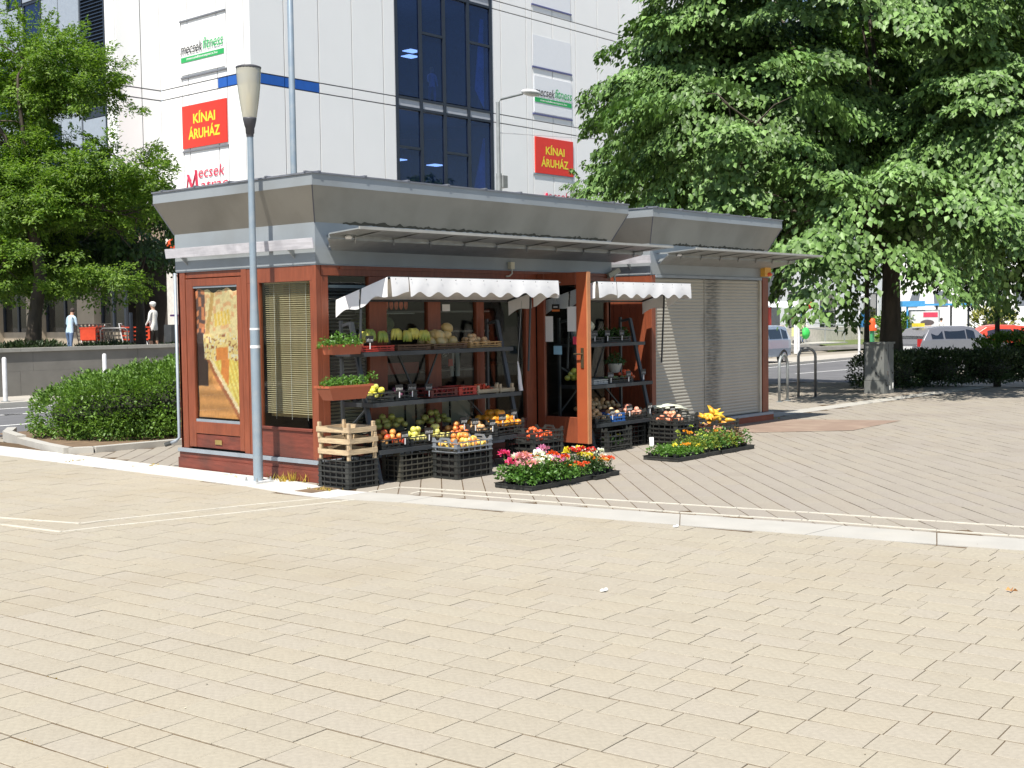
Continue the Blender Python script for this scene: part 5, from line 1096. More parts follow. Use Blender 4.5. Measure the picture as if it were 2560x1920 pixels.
# ground floor: beige stone and dark glazing (left), white piers (right)
for i in range(6): M().box(UB, UB+.3, VB+i*.9+.005, VB+(i+1)*.9-.005, TZ, 5.85).build('stone_pier', beige if i < 3 else mat('white stone', (.66, .64, .60), .7), wb)
M().box(UL-.05, UB+.02, VL-.001+.0, VL+.1, 4.6, 5.85).build('lintel', beige, wb)
M().box(UB, 24, VB, VB+.1, TZ, 5.89).build('ground_wall', whitewall, wb)
for (y0, y1) in ((33.4, 34.6), (37.5, 38.5), (41.0, 42.2), (45, 46.2), (49, 50)): M().box(UL-.1, UL+.4, y0, y1, TZ, 5.85).build('stone_pier', beige, wb)
for a, b in zip((31.7, 34.6, 38.5, 42.2, 46.2, 50), (33.4, 37.5, 41.0, 45, 49, 60)):
    M().box(UL+.20, UL+.3, a, b, TZ, TZ+.7).build('stone_plinth', beige, wb); M().box(UL+.25, UL+.26, a, b, TZ+.7, 5.85).build('glass_pane', MATS.get('shaded ground floor glass') or glassmat('shaded ground floor glass', (.3, .33, .33), .10, trans=.5, base=(.03, .032, .03)), wb)  # darker copy of the facade glass, tree shade put into its colour
    for y in (a+.05, (a+b)/2, b-.05): M().box(UL+.2, UL+.3, y-.06, y+.06, TZ+.7, 5.85).build('mullion', dkframe, wb)
M().box(UL+2.2, UL+2.3, 31.6, 60, TZ, 5.9).build('room_back_wall', mat('dim brown room', (.06, .05, .045), .8), wb); M().box(UL+.0, UL+2.2, 31.7, 60, 5.86, 5.9).build('soffit', mat('dark soffit', (.2, .18, .15), .8), wb)
M().box(UB-.3, UB-.02, 29.95, 30.9, 1.85, 1.92).build('wall_bar', mat('purple rail', (.07, .03, .12), .5), wb)
M().box(UL-2.6, UL-.11, 32.3, 62, 5.95, 6.2).build('added_shade_slab', gp, wb)  # slab added to shade the ground floor piers and glazing
# building right part: ground floor with windows between white piers, standing beyond the linden
for z0, z1 in ((2.95, 5.88),): M().box(57, 72.2, VB, VB+.4, z0, z1).build('ground_wall', whitewall, wb)
uu = [57.0, 58.0, 60.3, 61.95, 64.2, 65.4, 65.9, 68.0, 70.2, 72.2]
for i in range(len(uu)-1):
    if i % 2: # window
        f = M(); a, b = uu[i], uu[i+1]
        for q in ((a, b, .80, .88), (a, b, 2.87, 2.95), (a, b, 1.74, 1.80), (a, a+.07, .88, 2.87), (b-.07, b, .88, 2.87), ((a+b)/2-.04, (a+b)/2+.04, .881, 2.869)): f.box(q[0], q[1], VB+.05, VB+.12, q[2], q[3])
        w_ = f.build('window_frame', dkframe, wb); M().box(a, b, VB+.08, VB+.09, .88, 2.87).build('pane', glassmat('street window glass', (.2, .25, .28), .45, trans=.15, base=(.03, .045, .04)) if 'street window glass' not in MATS else MATS['street window glass'], w_)
    else: M().box(uu[i], uu[i+1], VB, VB+.4, .80, 2.948).build('pier', whitewall, wb)
M().box(57, 72.2, VB-.05, VB+.4, -.6, .795).build('plinth', mat('cream plinth', (.62, .58, .50), .8), wb)
for i in range(8):
    a = 57+i*2
    for (z0, z1) in ((5.9, 9.98), (10.0, 14.76), (14.8, 19)): 
        M().box(a+G, a+2-G, VB, VB+TH, z0+G, z1-G).build('facade_panel', whitewall if (i % 4) else gp, wb)
M().box(57, 73, VB+TH+.002, VB+.3, 5.89, 19.1).build('wall_backing', dkback, wb)
M().box(44, 57.0, VB, VB+.3, -.6, 5.89).build('ground_wall', mat('dark glazed shopfront', (.10, .11, .12), .3), wb)
M().box(24, 44, VB+.05, VB+.35, -.6, 5.89).build('ground_wall', whitewall, wb)
M().box(UB+.1, 73, VB+5.2, VB+5.3, 5.9, 19).build('core_wall', dkback, wb); M().box(UB+.06, 73, VB+.13, VB+20, HT-.1 if False else 18.9, 19.0).build('roof', dkback, wb)
# --- signs
def sign_on(plane, c0, c1, z0, z1, nm, label, m, group=None):
    t = thing(nm, label, 'sign', group=group)
    if m is not None:
        if plane == 'L': M().box(UB-.06, UB-.002, min(c0, c1), max(c0, c1), z0, z1).build('board', m, t)
        else: M().box(c0, c1, VB-.06, VB-.013, z0, z1).build('board', m, t)
    return t
def txt(t, plane, s_, c0, c1, z0, z1, m, sh=0, bold=0, nm='lettering', off=.068):
    if plane == 'L': text(s_, nm, m, (UB-off, c0, z0), (0, -1, 0), c0-c1, z1-z0, t, shear=sh, bold=bold)
    else: text(s_, nm, m, (c0, VB-off, z0), (1, 0, 0), c1-c0, z1-z0, t, shear=sh, bold=bold)
for pl_, (c0, c1, zb, zt), tag_ in (('L', (30.13, 27.45, 8.03, 9.58), 'on the left wall above the kiosk'), ('F', (34.86, 37.57, 8.05, 9.65), 'on the front wall beside the linden')):
    t = sign_on(pl_, c0, c1, zb, zt, 'store_sign', 'red square sign with yellow lettering %s' % tag_, redsign); d = (c1-c0)
    txt(t, pl_, 'KÍNAI', c0+d*.26, c0+d*.76, zb+.86, zb+1.30, yel, bold=.028); txt(t, pl_, 'ÁRUHÁZ', c0+d*.14, c0+d*.86, zb+.30, zb+.76, yel, bold=.028)
for pl_, (c0, c1), zg, tag_ in (('L', (30.12, 27.52), 11.17, 'on the left wall above the red sign'), ('F', (34.88, 37.51), 11.18, 'on the front wall beside the street light')):
    d = c1-c0; t = sign_on(pl_, c0, c1, 0, 0, 'store_sign', 'white fitness sign with black and green lettering %s' % tag_, None)
    if pl_ == 'L': M().box(UB-.03, UB-.002, c1, c0, 10.72, 12.35).build('board', whitewall, t); M().box(UB-.05, UB-.031, c1, c0, zg, zg+.18).build('green_strip', greenl, t)
    else: M().box(c0-.03, c1+.03, VB-.035, VB-.013, 10.72, 12.33).build('board', mat('pale grey field', (0,)*3), t); M().box(c0, c1, VB-.05, VB-.036, zg, zg+.20).build('green_strip', greenl, t)
    txt(t, pl_, 'mecsek', c0, c0+d*.525, 11.46, 11.84, blackl, sh=.3, bold=.004); txt(t, pl_, 'fitness', c0+d*.535, c0+d*1.0, 11.49, 11.90, greenl, sh=.22, bold=.004)
    txt(t, pl_, 'MINDEN AMI FITNESS', c0+d*.01, c0+d*1.0, 11.39, 11.44, mat('grey lettering', (.35, .36, .38), .5, var=0)); txt(t, pl_, 'mecsekfitnesspecs.hu', c0+d*.14, c0+d*.86, zg+.035, zg+.15, whitewall, bold=.01, off=.055)
for pl_, (c0, c1), tag_ in (('L', (30.0, 27.5), 'on the left wall just above the kiosk roof'), ('F', (35.0, 37.5), 'on the front wall half hidden by the kiosk roof')):
    d = c1-c0; t = sign_on(pl_, c0, c1, 0, 0, 'store_sign', 'crimson calligraphic mattress shop sign %s' % tag_, None)
    # big M
    mm = M(); P = [(0, 0), (.12, .62), (.34, .15), (.60, .75), (.66, .0)]
    for a, b, w_ in ((0, 1, .05), (1, 2, .16), (2, 3, .06), (3, 4, .15)):
        pa, pb_ = P[a], P[b]; A = c0+(d/abs(d))*pa[0]*1.05; B = c0+(d/abs(d))*pb_[0]*1.05; za, zb2 = 6.45+pa[1], 6.45+pb_[1]
        if pl_ == 'L': mm.bar((UB-.03, A, za), (UB-.03, B, zb2), .02, w_, up=(1, 0, 0))
        else: mm.bar((A, VB-.03, za), (B, VB-.03, zb2), .02, w_, up=(0, 1, 0))
    mm.build('capital_letter', redl, t); txt(t, pl_, 'ecsek', c0+d*.30, c0+d*.93, 6.90, 7.30, redl, sh=.15, off=.03); txt(t, pl_, 'atrac', c0+d*.34, c0+d*1.0, 6.45, 6.75, redl, sh=.15, off=.03)
# --- poles and wires
gpole = thing('utility_pole', 'tall blue grey steel pole rising straight out of the frame behind the kiosk', 'pole', (4.85, 6.2, 0)); M().lathe([(.052, 0), (.050, 4), (.045, 12), (.0, 12.01)], seg=16).build('shaft', polem, gpole, smooth=True); M().lathe([(.15, 0), (.15, .02), (0, .02)], seg=12).build('foot_plate', galv, gpole)
sl2 = thing('street_light', 'thin grey street light with cobra head arm before the white facade', 'street light', (15.37, 11.1, 0)); M().tube([(0, 0, 0), (0, 0, 5.2)], .07, 10).build('lower_pole', galv, sl2); M().tube([(0, 0, 5.2), (0, 0, 6.95)], .05, 10).build('upper_pole', galv, sl2); M().tube([(0, 0, 6.93), (.05, -.02, 7.02), (.8, -.12, 7.24)], .03, 8).build('arm', galv, sl2)
hd = M().sphere((1.1, -.16, 7.30), .36, seg=12, rings=8, sq=(1, .42, .24)); hd.build('lamp_head', mat('white lamp housing', (.7, .7, .7), .4), sl2, smooth=True); M().box(.05, .22, -.1, .1, 4.85, 5.15).build('bracket_box', galv, sl2)
wire = thing('overhead_wires', 'thin dark overhead wires crossing in front of the white facade', 'wires')
for a, b in (((15.37, 11.1, 6.2), (60, 18, 11.5)), ((4.85, 6.2, 10.6), (50, 14, 13.0)), ((4.85, 6.2, 9.9), (50, 14, 12.3))):
    A = Vector(a); B = Vector(b); M().tube([A.lerp(B, t/12)-Vector((0, 0, .5*math.sin(math.pi*t/12))) for t in range(13)], .008, 4).build('wire', mat('wire grey', (.5, .5, .52), .5), wire)
# ================================================================== TREES
def rel(b, o): return (b[0]-o[0], b[1]-o[1], b[2], b[3], b[4], b[5])
def limbs(root, m, base, crown_pts, r0, trunk_top, nm='limb', seed=1, trunkpath=None):
    rr = random.Random(seed); tp = trunkpath or [(0, 0, 0), (.03, .02, trunk_top*.5), (0, 0, trunk_top)]
    fl = [r0*1.35]+[r0*(1-.3*i/(len(tp)-1)) for i in range(1, len(tp))]
    M().tube([(0, 0, -.1)]+tp[1:], fl, 12).build('trunk', m, root, smooth=True)
    top = Vector(tp[-1])
    for p in crown_pts:
        p = Vector(p); s = Vector(tp[-1]).lerp(Vector(tp[len(tp)//2]), rr.uniform(0, .35)); mid = s.lerp(p, .5)+Vector((rr.uniform(-.4, .4), rr.uniform(-.4, .4), rr.uniform(.0, .7)))
        pts = [s, s.lerp(mid, .5)+Vector((rr.uniform(-.15, .15),)*3), mid, mid.lerp(p, .5)+Vector((rr.uniform(-.2, .2), rr.uniform(-.2, .2), 0)), p]; rad = r0*rr.uniform(.28, .45)
        M().tube(pts, [rad, rad*.8, rad*.6, rad*.4, rad*.15], 7).build(nm, m, root, smooth=True)
        tw_ = M()
        for k in range(7):
            a = pts[2].lerp(p, rr.uniform(0, 1)); d = Vector((rr.uniform(-1, 1), rr.uniform(-1, 1), rr.uniform(-.5, .6)))*rr.uniform(.5, 1.2); tw_.tube([a, a+d*.5+Vector((0, 0, .1)), a+d], [.022, .014, .005], 4, cap=False)
        tw_.build('twigs', m, root)
def noise3(P, f, seed):
    from mathutils import noise
    return np.array([noise.noise(Vector(p)*f+Vector((seed, seed*1.7, 0))) for p in P])
def sprays(root, nm, blobs, nspray, nleaf, ls, m, seed, length=.9, droop=.5, lo=(.75, .75, .7), hi=(1.3, 1.25, 1.15), cut=-.05, zmin=2.0, aspect=.75, tipdown=.9, maxd=None, up=0, freq=.55, width=.32, accept=None, shell=(.55, 1.0)):
    rs_ = np.random.RandomState(seed); C_ = []; D = []
    W_ = np.array([b[3]*b[4]*b[5] for b in blobs]); W_ = W_/W_.sum(); cnt = 0
    while cnt < nspray:
        bi = rs_.choice(len(blobs), p=W_); b = blobs[bi]; d = rs_.normal(0, 1, 3); d /= np.linalg.norm(d); r = rs_.uniform(*shell)**.6
        p = np.array(b[:3])+d*r*np.array(b[3:6])
        if p[2] < zmin+rs_.uniform(-.3, .5): continue
        from mathutils import noise
        if noise.noise(Vector(p*freq)+Vector((seed, 3.1*seed, 0))) < cut: continue
        if accept and not accept(p): continue
        o = d.copy(); o[2] = o[2]*.35+up; o += rs_.normal(0, .25, 3); o /= np.linalg.norm(o); C_.append(p); D.append(o); cnt += 1
    C_ = np.array(C_); D = np.array(D); n = len(C_); S = rs_.uniform(.7, 1.25, (n, 1, 1))*length
    t = rs_.uniform(0, 1, (n, nleaf, 1))**.8; side = rs_.normal(0, 1, (n, nleaf, 1))*width*(1.1-t*.8)
    perp = np.stack([-D[:, 1], D[:, 0], 0*D[:, 0]], 1); perp /= np.linalg.norm(perp, axis=1, keepdims=True)
    P = C_[:, None]+D[:, None]*t*S+perp[:, None]*side*S; P[..., 2] -= (t[..., 0]**2*droop+np.abs(side[..., 0])*.35)*S[..., 0]; P[..., 2] += rs_.normal(0, .05, P.shape[:2])
    tip = D[:, None]*.6+perp[:, None]*np.sign(side)*.5+np.array((0, 0, -tipdown)); tip = np.broadcast_to(tip, P.shape).reshape(-1, 3)
    tb = np.repeat(rs_.uniform(.85, 1.15, (n, 1)), nleaf, 0); out = D.copy(); out[:, 2] += .9; out = np.repeat(out, nleaf, 0)
    return leafmesh(nm, P.reshape(-1, 3), ls, m, root, lo, hi, rs_, outward=out, aspect=aspect, tip=tip, tintbase=tb)
li = thing('linden_tree', 'large spreading linden with drooping leafy layers behind the grey cabinet', 'tree', (19.1, 2.55, -.05))
def LR(lat, dp, z, r, rz): return (.654*lat+.757*dp, -.757*lat+.654*dp, z, r, r, rz)
LB = [LR(-1.6, .5, 6.3, 4.3, 3.0), LR(-4.9, .8, 4.9, 2.2, 1.15), LR(-4.3, .6, 7.4, 2.2, 1.7), LR(-.8, 0, 9.0, 4.6, 2.6), LR(-3.0, -3.2, 3.75, 1.7, .85), LR(-1.9, -4.7, 3.6, 1.7, .9), LR(-.3, -3.9, 4.0, 1.8, .95), LR(1.6, -2.4, 5.2, 2.6, 1.9), LR(-3.4, -2, 5.6, 2.2, 1.4), LR(1.8, .2, 3.9, 1.5, .8), LR(-4.6, -4.6, 5.7, 1.6, .9), LR(-4.3, -2.6, 4.8, 1.5, .8)]
def acc(p):
    lat = .654*p[0]-.757*p[1]; z = p[2]; lim = -6.4 if 4.3 < z < 5.6 else (-5.3 if z <= 4.3 else -6.1+.30*(z-5.6))
    return lat > lim
limbs(li, bark, None, [b[:3] for b in LB]+[(-.6, 2.6, 9), (1, 1, 10)], .25, 3.3, seed=3)
sprays(li, 'crown', LB, 620, 420, .140, leafA, 21, length=1.35, droop=.48, zmin=2.6, cut=.03, lo=(.45, .5, .45), hi=(1.75, 1.6, 1.7), accept=acc, freq=.6, shell=(.35, 1.0), width=.42)
li2 = thing('linden_tree', 'second linden at the right edge whose crown fills the upper right corner', 'tree', (25.0, 1.2, -.2))
o2 = (25.0, 1.2)
LB2 = [rel(b, o2) for b in ((22.8, .6, 6.6, 3.3, 3.0, 3.4), (24.6, 1.6, 9.0, 4.4, 4.0, 3.4), (21.6, .7, 4.7, 1.8, 1.6, 1.1), (26.5, .5, 5.6, 3.4, 3.4, 2.6))]
limbs(li2, bark, None, [(-2.6, -.4, 5.5), (-2, 0, 7.8), (.4, .6, 9), (1.8, -.6, 7), (-3.0, -.4, 4.8)], .22, 3.2, seed=5)
sprays(li2, 'crown', LB2, 300, 400, .140, leafA, 44, length=1.35, droop=.42, zmin=3.4, cut=-.08, lo=(.45, .5, .45), hi=(1.75, 1.6, 1.7), freq=.7, width=.42, shell=(.4, 1.0))
# two slimmer trees behind
st_ = thing('young_tree', 'slim dark leaved tree with thin straight trunk above the right hedge', 'tree', (24.3, 2.0, -.35)); limbs(st_, bark2, None, [(-.8, .5, 3.4), (.8, -.3, 3.6), (0, 0, 4.4)], .075, 2.6, seed=8)
sprays(st_, 'crown', [(0, 0, 4.0, 1.7, 1.7, 1.4)], 150, 60, .11, leafD, 9, length=.6, zmin=2.55, cut=-.4)
st2_ = thing('young_tree', 'slim tree trunk standing just left of the big linden trunk', 'tree', (20.25, 3.67, -.1)); limbs(st2_, bark2, None, [(-.5, .5, 3.6), (.3, .3, 4.2)], .07, 2.8, seed=12); sprays(st2_, 'crown', [(-.3, .4, 4.2, 1.5, 1.5, 1.2)], 110, 60, .12, leafA, 19, length=.7, zmin=2.9, cut=-.4)
for i, (x, y, s, lb) in enumerate(((44, 23.5, 1.25, 'dark street tree beyond the road before the white facade'), (34, 20, 1.2, 'street tree between the kiosk roof and the white facade'))):
    q = thing('street_tree', lb, 'tree', (x, y, float(hh(x)))); limbs(q, bark2, None, [(-1*s, .5, 4.2*s), (1*s, -.3, 4.6*s), (0, 0, 6*s)], .11, 2.8*s, seed=20+i); sprays(q, 'crown', [(0, 0, 5.2*s, 2.6*s, 2.6*s, 2.2*s)], 240, 45, .17, leafD if i == 0 else leafA, 31+i, length=.8, zmin=2.9*s, cut=-.25)
# left tree
lt = thing('locust_tree', 'light green feathery tree with open branches at the left edge', 'tree', (7.1, 18.9, TZ)); ol = (7.1, 18.9)
def LP(x, y, D): # helper: place by lateral/height offsets from the trunk in the plane facing the square
    a = Vector((math.cos(A_), -math.sin(A_))); return (a.x*x+.0-D*math.sin(A_)*0, a.y*x, y)
def lb_(lat, z, rx, rz, dep_=0): ax = (math.cos(A_), -math.sin(A_)); ay = (math.sin(A_), math.cos(A_)); return (ax[0]*lat+ay[0]*dep_, ax[1]*lat+ay[1]*dep_, z-TZ, rx, rx, rz)
LL = [lb_(*q) for q in ((.1, 7.9, 1.3, 1.1), (1.2, 7.5, .9, .75), (-.9, 7.2, 1.4, 1.5), (1.95, 6.9, .55, .35), (-.6, 5.9, 1.2, 1.1), (.5, 5.4, .8, .45), (2.2, 5.5, .95, .6), (3.0, 4.95, .5, .35), (0, 4.5, 1.6, .85), (1.5, 4.3, 1.5, .75), (2.7, 4.1, 1.0, .65), (3.2, 3.6, .5, .5),
    (-.2, 3.4, 1.4, .65), (1.2, 3.3, 1.4, .55, -.3), (2.4, 3.4, 1.0, .5, .3), (.5, 2.75, 1.2, .4, -.3), (-.9, 2.6, 1.0, .5), (1.9, 2.9, 1.0, .4), (-2.4, 4.6, 1.5, 2.2))]
limbs(lt, bark, None, [b[:3] for b in LL[::2]], .17, 2.6, seed=31, trunkpath=[(0, 0, 0), (.1, -.05, 1.2), (.2, -.2, 2.2), (.1, -.1, 3.2), (.15, -.1, 4.6)])
sprays(lt, 'crown', LL, 2300, 95, .095, leafB, 77, length=.62, droop=.18, tipdown=.15, aspect=.42, zmin=1.35, cut=-.25, lo=(.40, .5, .4), hi=(1.35, 1.2, .85), width=.30, up=.15, shell=(.2, 1.0))
dt = thing('dark_tree', 'darker green tree standing behind the feathery locust tree', 'tree', (10.75, 19.9, TZ))
DL = [lb_(-1.5, 4.7, 2.2, 1.2), lb_(-3.7, 4.6, 2, 1.4), lb_(.0, 4.1, 1.4, .9), lb_(-2.3, 3.4, 2.0, .7)]
limbs(dt, bark, None, [b[:3] for b in DL], .13, 2.3, seed=41); sprays(dt, 'crown', DL, 420, 90, .12, leafD, 55, length=.8, zmin=1.5, cut=-.3, lo=(.8, .9, .7), hi=(2.0, 2.2, 1.4), shell=(.3, 1.0))
# hedges and shrubs
def hedge(nm, label, blobs, n, ls, m, seed, cat='hedge', lo=(.6, .65, .6), hi=(1.35, 1.25, 1.1), core=None, aspect=.55):
    t = thing(nm, label, cat); rs_ = np.random.RandomState(seed); W_ = np.array([b[3]*b[4] for b in blobs], float); W_ = W_/W_.sum(); P = []; O = []
    idx = rs_.choice(len(blobs), n, p=W_); B = np.array(blobs)[idx]; d = rs_.normal(0, 1, (n, 3)); d /= np.linalg.norm(d, axis=1, keepdims=True); d[:, 2] = np.where(d[:, 2] < -.85, -d[:, 2], d[:, 2])
    sq_ = np.abs(d)**.62*np.sign(d); from mathutils import noise
    nz_ = np.array([noise.noise(Vector(q)) for q in (B[:, :3]+sq_*B[:, 3:6])*2.6])
    r = rs_.uniform(.68, 1.0, (n, 1))+nz_[:, None]*.16+(rs_.uniform(0, 1, (n, 1)) > .97)*rs_.uniform(0, .12, (n, 1)); P = B[:, :3]+sq_*B[:, 3:6]*r; k = P[:, 2] > .03; P = P[k]; d = d[k]; d2 = d.copy(); d2[:, 2] += .5
    leafmesh('foliage', P, ls, m, t, lo, hi, rs_, outward=d2, aspect=aspect)
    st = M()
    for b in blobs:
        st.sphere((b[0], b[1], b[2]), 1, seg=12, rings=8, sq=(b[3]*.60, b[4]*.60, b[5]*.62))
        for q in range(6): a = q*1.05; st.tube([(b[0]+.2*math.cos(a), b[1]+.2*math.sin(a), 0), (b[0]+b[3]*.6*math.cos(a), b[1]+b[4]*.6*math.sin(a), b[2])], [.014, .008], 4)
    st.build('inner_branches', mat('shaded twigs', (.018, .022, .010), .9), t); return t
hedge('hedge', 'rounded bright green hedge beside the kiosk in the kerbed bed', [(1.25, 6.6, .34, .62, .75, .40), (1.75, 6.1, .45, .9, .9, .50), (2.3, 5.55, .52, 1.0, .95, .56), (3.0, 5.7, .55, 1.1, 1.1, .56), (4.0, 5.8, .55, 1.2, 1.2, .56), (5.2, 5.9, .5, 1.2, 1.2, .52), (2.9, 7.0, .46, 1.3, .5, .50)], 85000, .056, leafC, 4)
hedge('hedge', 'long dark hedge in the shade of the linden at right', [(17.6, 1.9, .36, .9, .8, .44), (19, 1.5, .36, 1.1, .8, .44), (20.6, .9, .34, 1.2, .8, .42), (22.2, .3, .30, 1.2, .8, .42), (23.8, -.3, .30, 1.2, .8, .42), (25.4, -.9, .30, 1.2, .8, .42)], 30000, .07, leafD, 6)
hedge('hedge', 'taller leafy shrub at the right edge catching sun on top', [(22.9, .85, .55, 1.2, 1.1, .55), (24.4, .0, .75, 1.3, 1.3, .72), (26.2, -.6, .85, 1.6, 1.4, .80)], 24000, .085, leafC, 8)
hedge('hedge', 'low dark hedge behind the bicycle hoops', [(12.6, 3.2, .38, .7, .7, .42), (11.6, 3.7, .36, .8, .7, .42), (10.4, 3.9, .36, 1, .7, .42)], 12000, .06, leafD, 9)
hedge('shrub', 'dark spiky shrub on the terrace at the far left', [(4.2, 18.0, 1.1, 1.0, .9, .75), (6.4, 17.6, .85, .9, .5, .35), (8.2, 17.3, .82, .9, .5, .32), (10.2, 17.2, .78, .9, .5, .30)], 14000, .11, leafD, 10, 'shrub', aspect=.3)
# ================================================================== STREET FURNITURE
for i, (x, y, lb, c) in enumerate(((4.2, 14.55, 'white metal bollard at the left edge by the far kerb', 0), (6.55, 14.75, 'white metal bollard rising behind the middle of the hedge', 0), (8.9, 14.95, 'white metal bollard behind the right end of the hedge', 0), (1.9, 14.4, 'white metal bollard beyond the left edge', 0))[:3]):
    b = thing('bollard', lb, 'bollard', (x, y, .07), group='white bollards along the far kerb'); M().lathe([(.045, 0), (.045, .86), (.03, .89), (0, .895)], seg=12).build('post', mat('white post paint', (.62, .62, .62), .5), b, smooth=True); M().lathe([(.09, 0), (.09, .015), (0, .016)], seg=12).build('foot', galv, b)
def hoop(label, a, b, h, m):
    t = thing('bicycle_hoop', label, 'bicycle stand', (a[0], a[1], 0), group='bicycle hoops'); d = Vector((b[0]-a[0], b[1]-a[1], 0)); r = d.length/2; dn = d.normalized(); pts = [(0, 0, 0), (0, 0, h-r)]
    for k in range(1, 12): an = math.pi*k/12; p = dn*(r-r*math.cos(an)); pts.append((p.x, p.y, h-r+r*math.sin(an)))
    pts += [(d.x, d.y, h-r), (d.x, d.y, 0)]; M().tube(pts, .026, 10).build('hoop_tube', m, t, smooth=True); M().lathe([(.06, 0), (.06, .01), (0, .011)], (0, 0, 0), 10).lathe([(.06, 0), (.06, .01), (0, .011)], (d.x, d.y, 0), 10).build('foot_plates', m, t)
hoop('bright steel bicycle hoop nearest the shuttered kiosk', (12.45, 1.75), (12.85, 1.80), .86, galv); hoop('darker steel bicycle hoop second from the kiosk', (13.75, 2.05), (14.0, 1.82), .95, mat('dull steel', (.2, .2, .2), .4, .6))
cbn = thing('utility_cabinet', 'grey street utility cabinet with peeling sticker scraps in front of the linden', 'cabinet', (15.50, 1.10, 0)); cm = mat('cabinet grey', (.18, .185, .175), .6, var=.08, scale=5, dark=(.12, .12, .11), darkamt=.5, darkscale=4)
M().box(0, .46, 0, .42, 0, .26).build('base', cm, cbn); M().box(.005, .455, .005, .415, .266, .99).build('doors', cm, cbn); M().box(-.02, .48, -.02, .44, .992, 1.03).build('lid', cm, cbn); M().box(.21, .216, -.001, .004, .27, .99).build('door_gap', dkback, cbn)
ms_ = M()
for k in range(12): x = R_.uniform(.03, .42); z = R_.uniform(.1, .95); ms_.bar((x, -.004, z), (x+R_.uniform(-.02, .02), -.004, z+R_.uniform(.02, .09)), .003, R_.uniform(.008, .02))
for k in range(8): y = R_.uniform(.03, .38); z = R_.uniform(.3, .95); ms_.bar((-.004, y, z), (-.004, y+.01, z+.05), .003, R_.uniform(.008, .015))
ms_.build('sticker_scraps', mat('torn paper scraps', (.06, .055, .05), .8), cbn); ms2 = M()
for k in range(5): x = R_.uniform(.25, .42); z = R_.uniform(.03, .2); ms2.bar((x, -.004, z), (x, -.004, z+.08), .003, .02)
ms2.build('white_scraps', paper, cbn)
def pole(label, x, y, h, r=.035, m=None, nm='sign_pole', cat='pole'):
    t = thing(nm, label, cat, (x, y, float(hh(x)))); M().lathe([(r, 0), (r, h), (0, h+.01)], seg=10).build('post', m or mat('pale post', (.62, .63, .65), .5), t); return t
pole('white steel post left of the man with the trolley', 45.8, 19.0, 3.0, .07); t = pole('white post carrying a blue panel by the lawn', 48.3, 17.1, 2.9, .06); M().box(-.02, .5, -.06, .06, 1.4, 2.1).build('blue_panel', mat('blue sign panel', (.03, .28, .62), .5), t)
M().tube([(0, 0, 2.85), (.3, -.2, 3.0), (.55, -.3, 2.75)], .05, 6).build('bent_top', mat('pale post', (0,)*3), t)
bn_ = thing('litter_bin', 'orange red litter bin on a green post beside the linden trunk', 'litter bin', (50.6, 17.5, -.45)); M().lathe([(.22, 1.2), (.24, 1.3), (.15, 1.65), (.14, 1.78), (.08, 1.82), (0, 1.83)], seg=12).build('bin_body', mat('orange red plastic', (.8, .10, .02), .5), bn_, smooth=True); M().box(-.12, .12, -.06, .06, 0, 1.2).build('stand', mat('green frame', (.05, .3, .12), .6), bn_); M().box(-.10, .04, -.24, -.20, 1.35, 1.5).build('label_sticker', paper, bn_)
# booth with white awning and red posts
bo = thing('street_booth', 'small red and white street booth left of the man with the trolley', 'booth', (50.0, 23.0, -.45)); rdp = mat('red post paint', (.50, .03, .02), .5); M().add([(-1.4, .6, 2.75), (1.7, -1.4, 2.75), (1.6, -1.5, 2.45), (-1.6, .4, 2.45), (-1.2, 1.4, 2.75), (2.2, -.8, 2.75)], [(0, 1, 2, 3), (0, 4, 5, 1)]).build('canopy', canvas, bo)
for p in ((-.1, -.1), (1.3, -1.0)): M().box(p[0]-.14, p[0]+.14, p[1]-.1, p[1]+.1, 0, 2.45).build('post', rdp if p[0] < 1 else canvas, bo)
M().box(-1.6, .2, .2, .32, .8, 1.0).build('red_rail', rdp, bo); M().box(-2.2, 3, 1.5, 1.7, 0, 2.9).build('back_panel', mat('dark booth back', (.07, .06, .05), .7), bo); M().sphere((1.8, -1.5, 2.55), .22).build('red_lamp', rdp, bo); M().box(.3, .5, -.7, -.5, 0, 1.5).build('cream_cone', mat('cream board', (.6, .5, .4), .7), bo)
# raised kerbed lawn beyond the road at right
lw = M(); lw.add([(56, 22.6, -.16), (66, 22.0, -.16), (120, 21, -.1), (120, 26.05, 0), (60, 26.05, -.05)], [(0, 1, 2, 3, 4)]); lw.add([(56, 22.6, -.16), (66, 22.0, -.16), (66, 22.0, -.6), (56, 22.6, -.6)], [(0, 1, 2, 3)]); struct(lw.build('raised_lawn', lawn))
sw2 = M(); sw2.add([(52, 22.5, -.38), (66, 21.5, -.40), (66, 22.0, -.40), (60, 22.4, -.15), (52, 22.6, -.15)], [(0, 1, 2, 3, 4)]); struct(sw2.build('planter_kerb', stonewall))
pv = M(); pv.add([(54, 23.8, -.055), (61, 23.8, -.055), (62, 26, -.05), (54, 26, -.05)], [(0, 1, 2, 3)]); pv.add([(54, 23.8, -.055), (61, 23.8, -.055), (61, 23.8, -.45), (54, 23.8, -.45)], [(0, 1, 2, 3)]); struct(pv.build('entrance_path', concrete))
rl = thing('ramp_railing', 'grey tubular ramp railing in front of the white building', 'railing', (61, 25.6, -.1))
for z in (.65, 1.0): M().tube([(-1.5, .2, z+.25), (2.0, -.6, z)], .035, 6).build('rail', galv, rl)
for s in (0, .5, 1): M().tube([(-1.5+3.5*s, .2-.8*s, 0), (-1.5+3.5*s, .2-.8*s, 1.25-.25*s)], .035, 6).build('baluster', galv, rl)
hedge('shrub', 'round green shrub by the blue panel post', [(67.5, 23.5, .6, 1.6, 1.4, 1.0)], 1500, .25, leafC, 14, 'shrub')
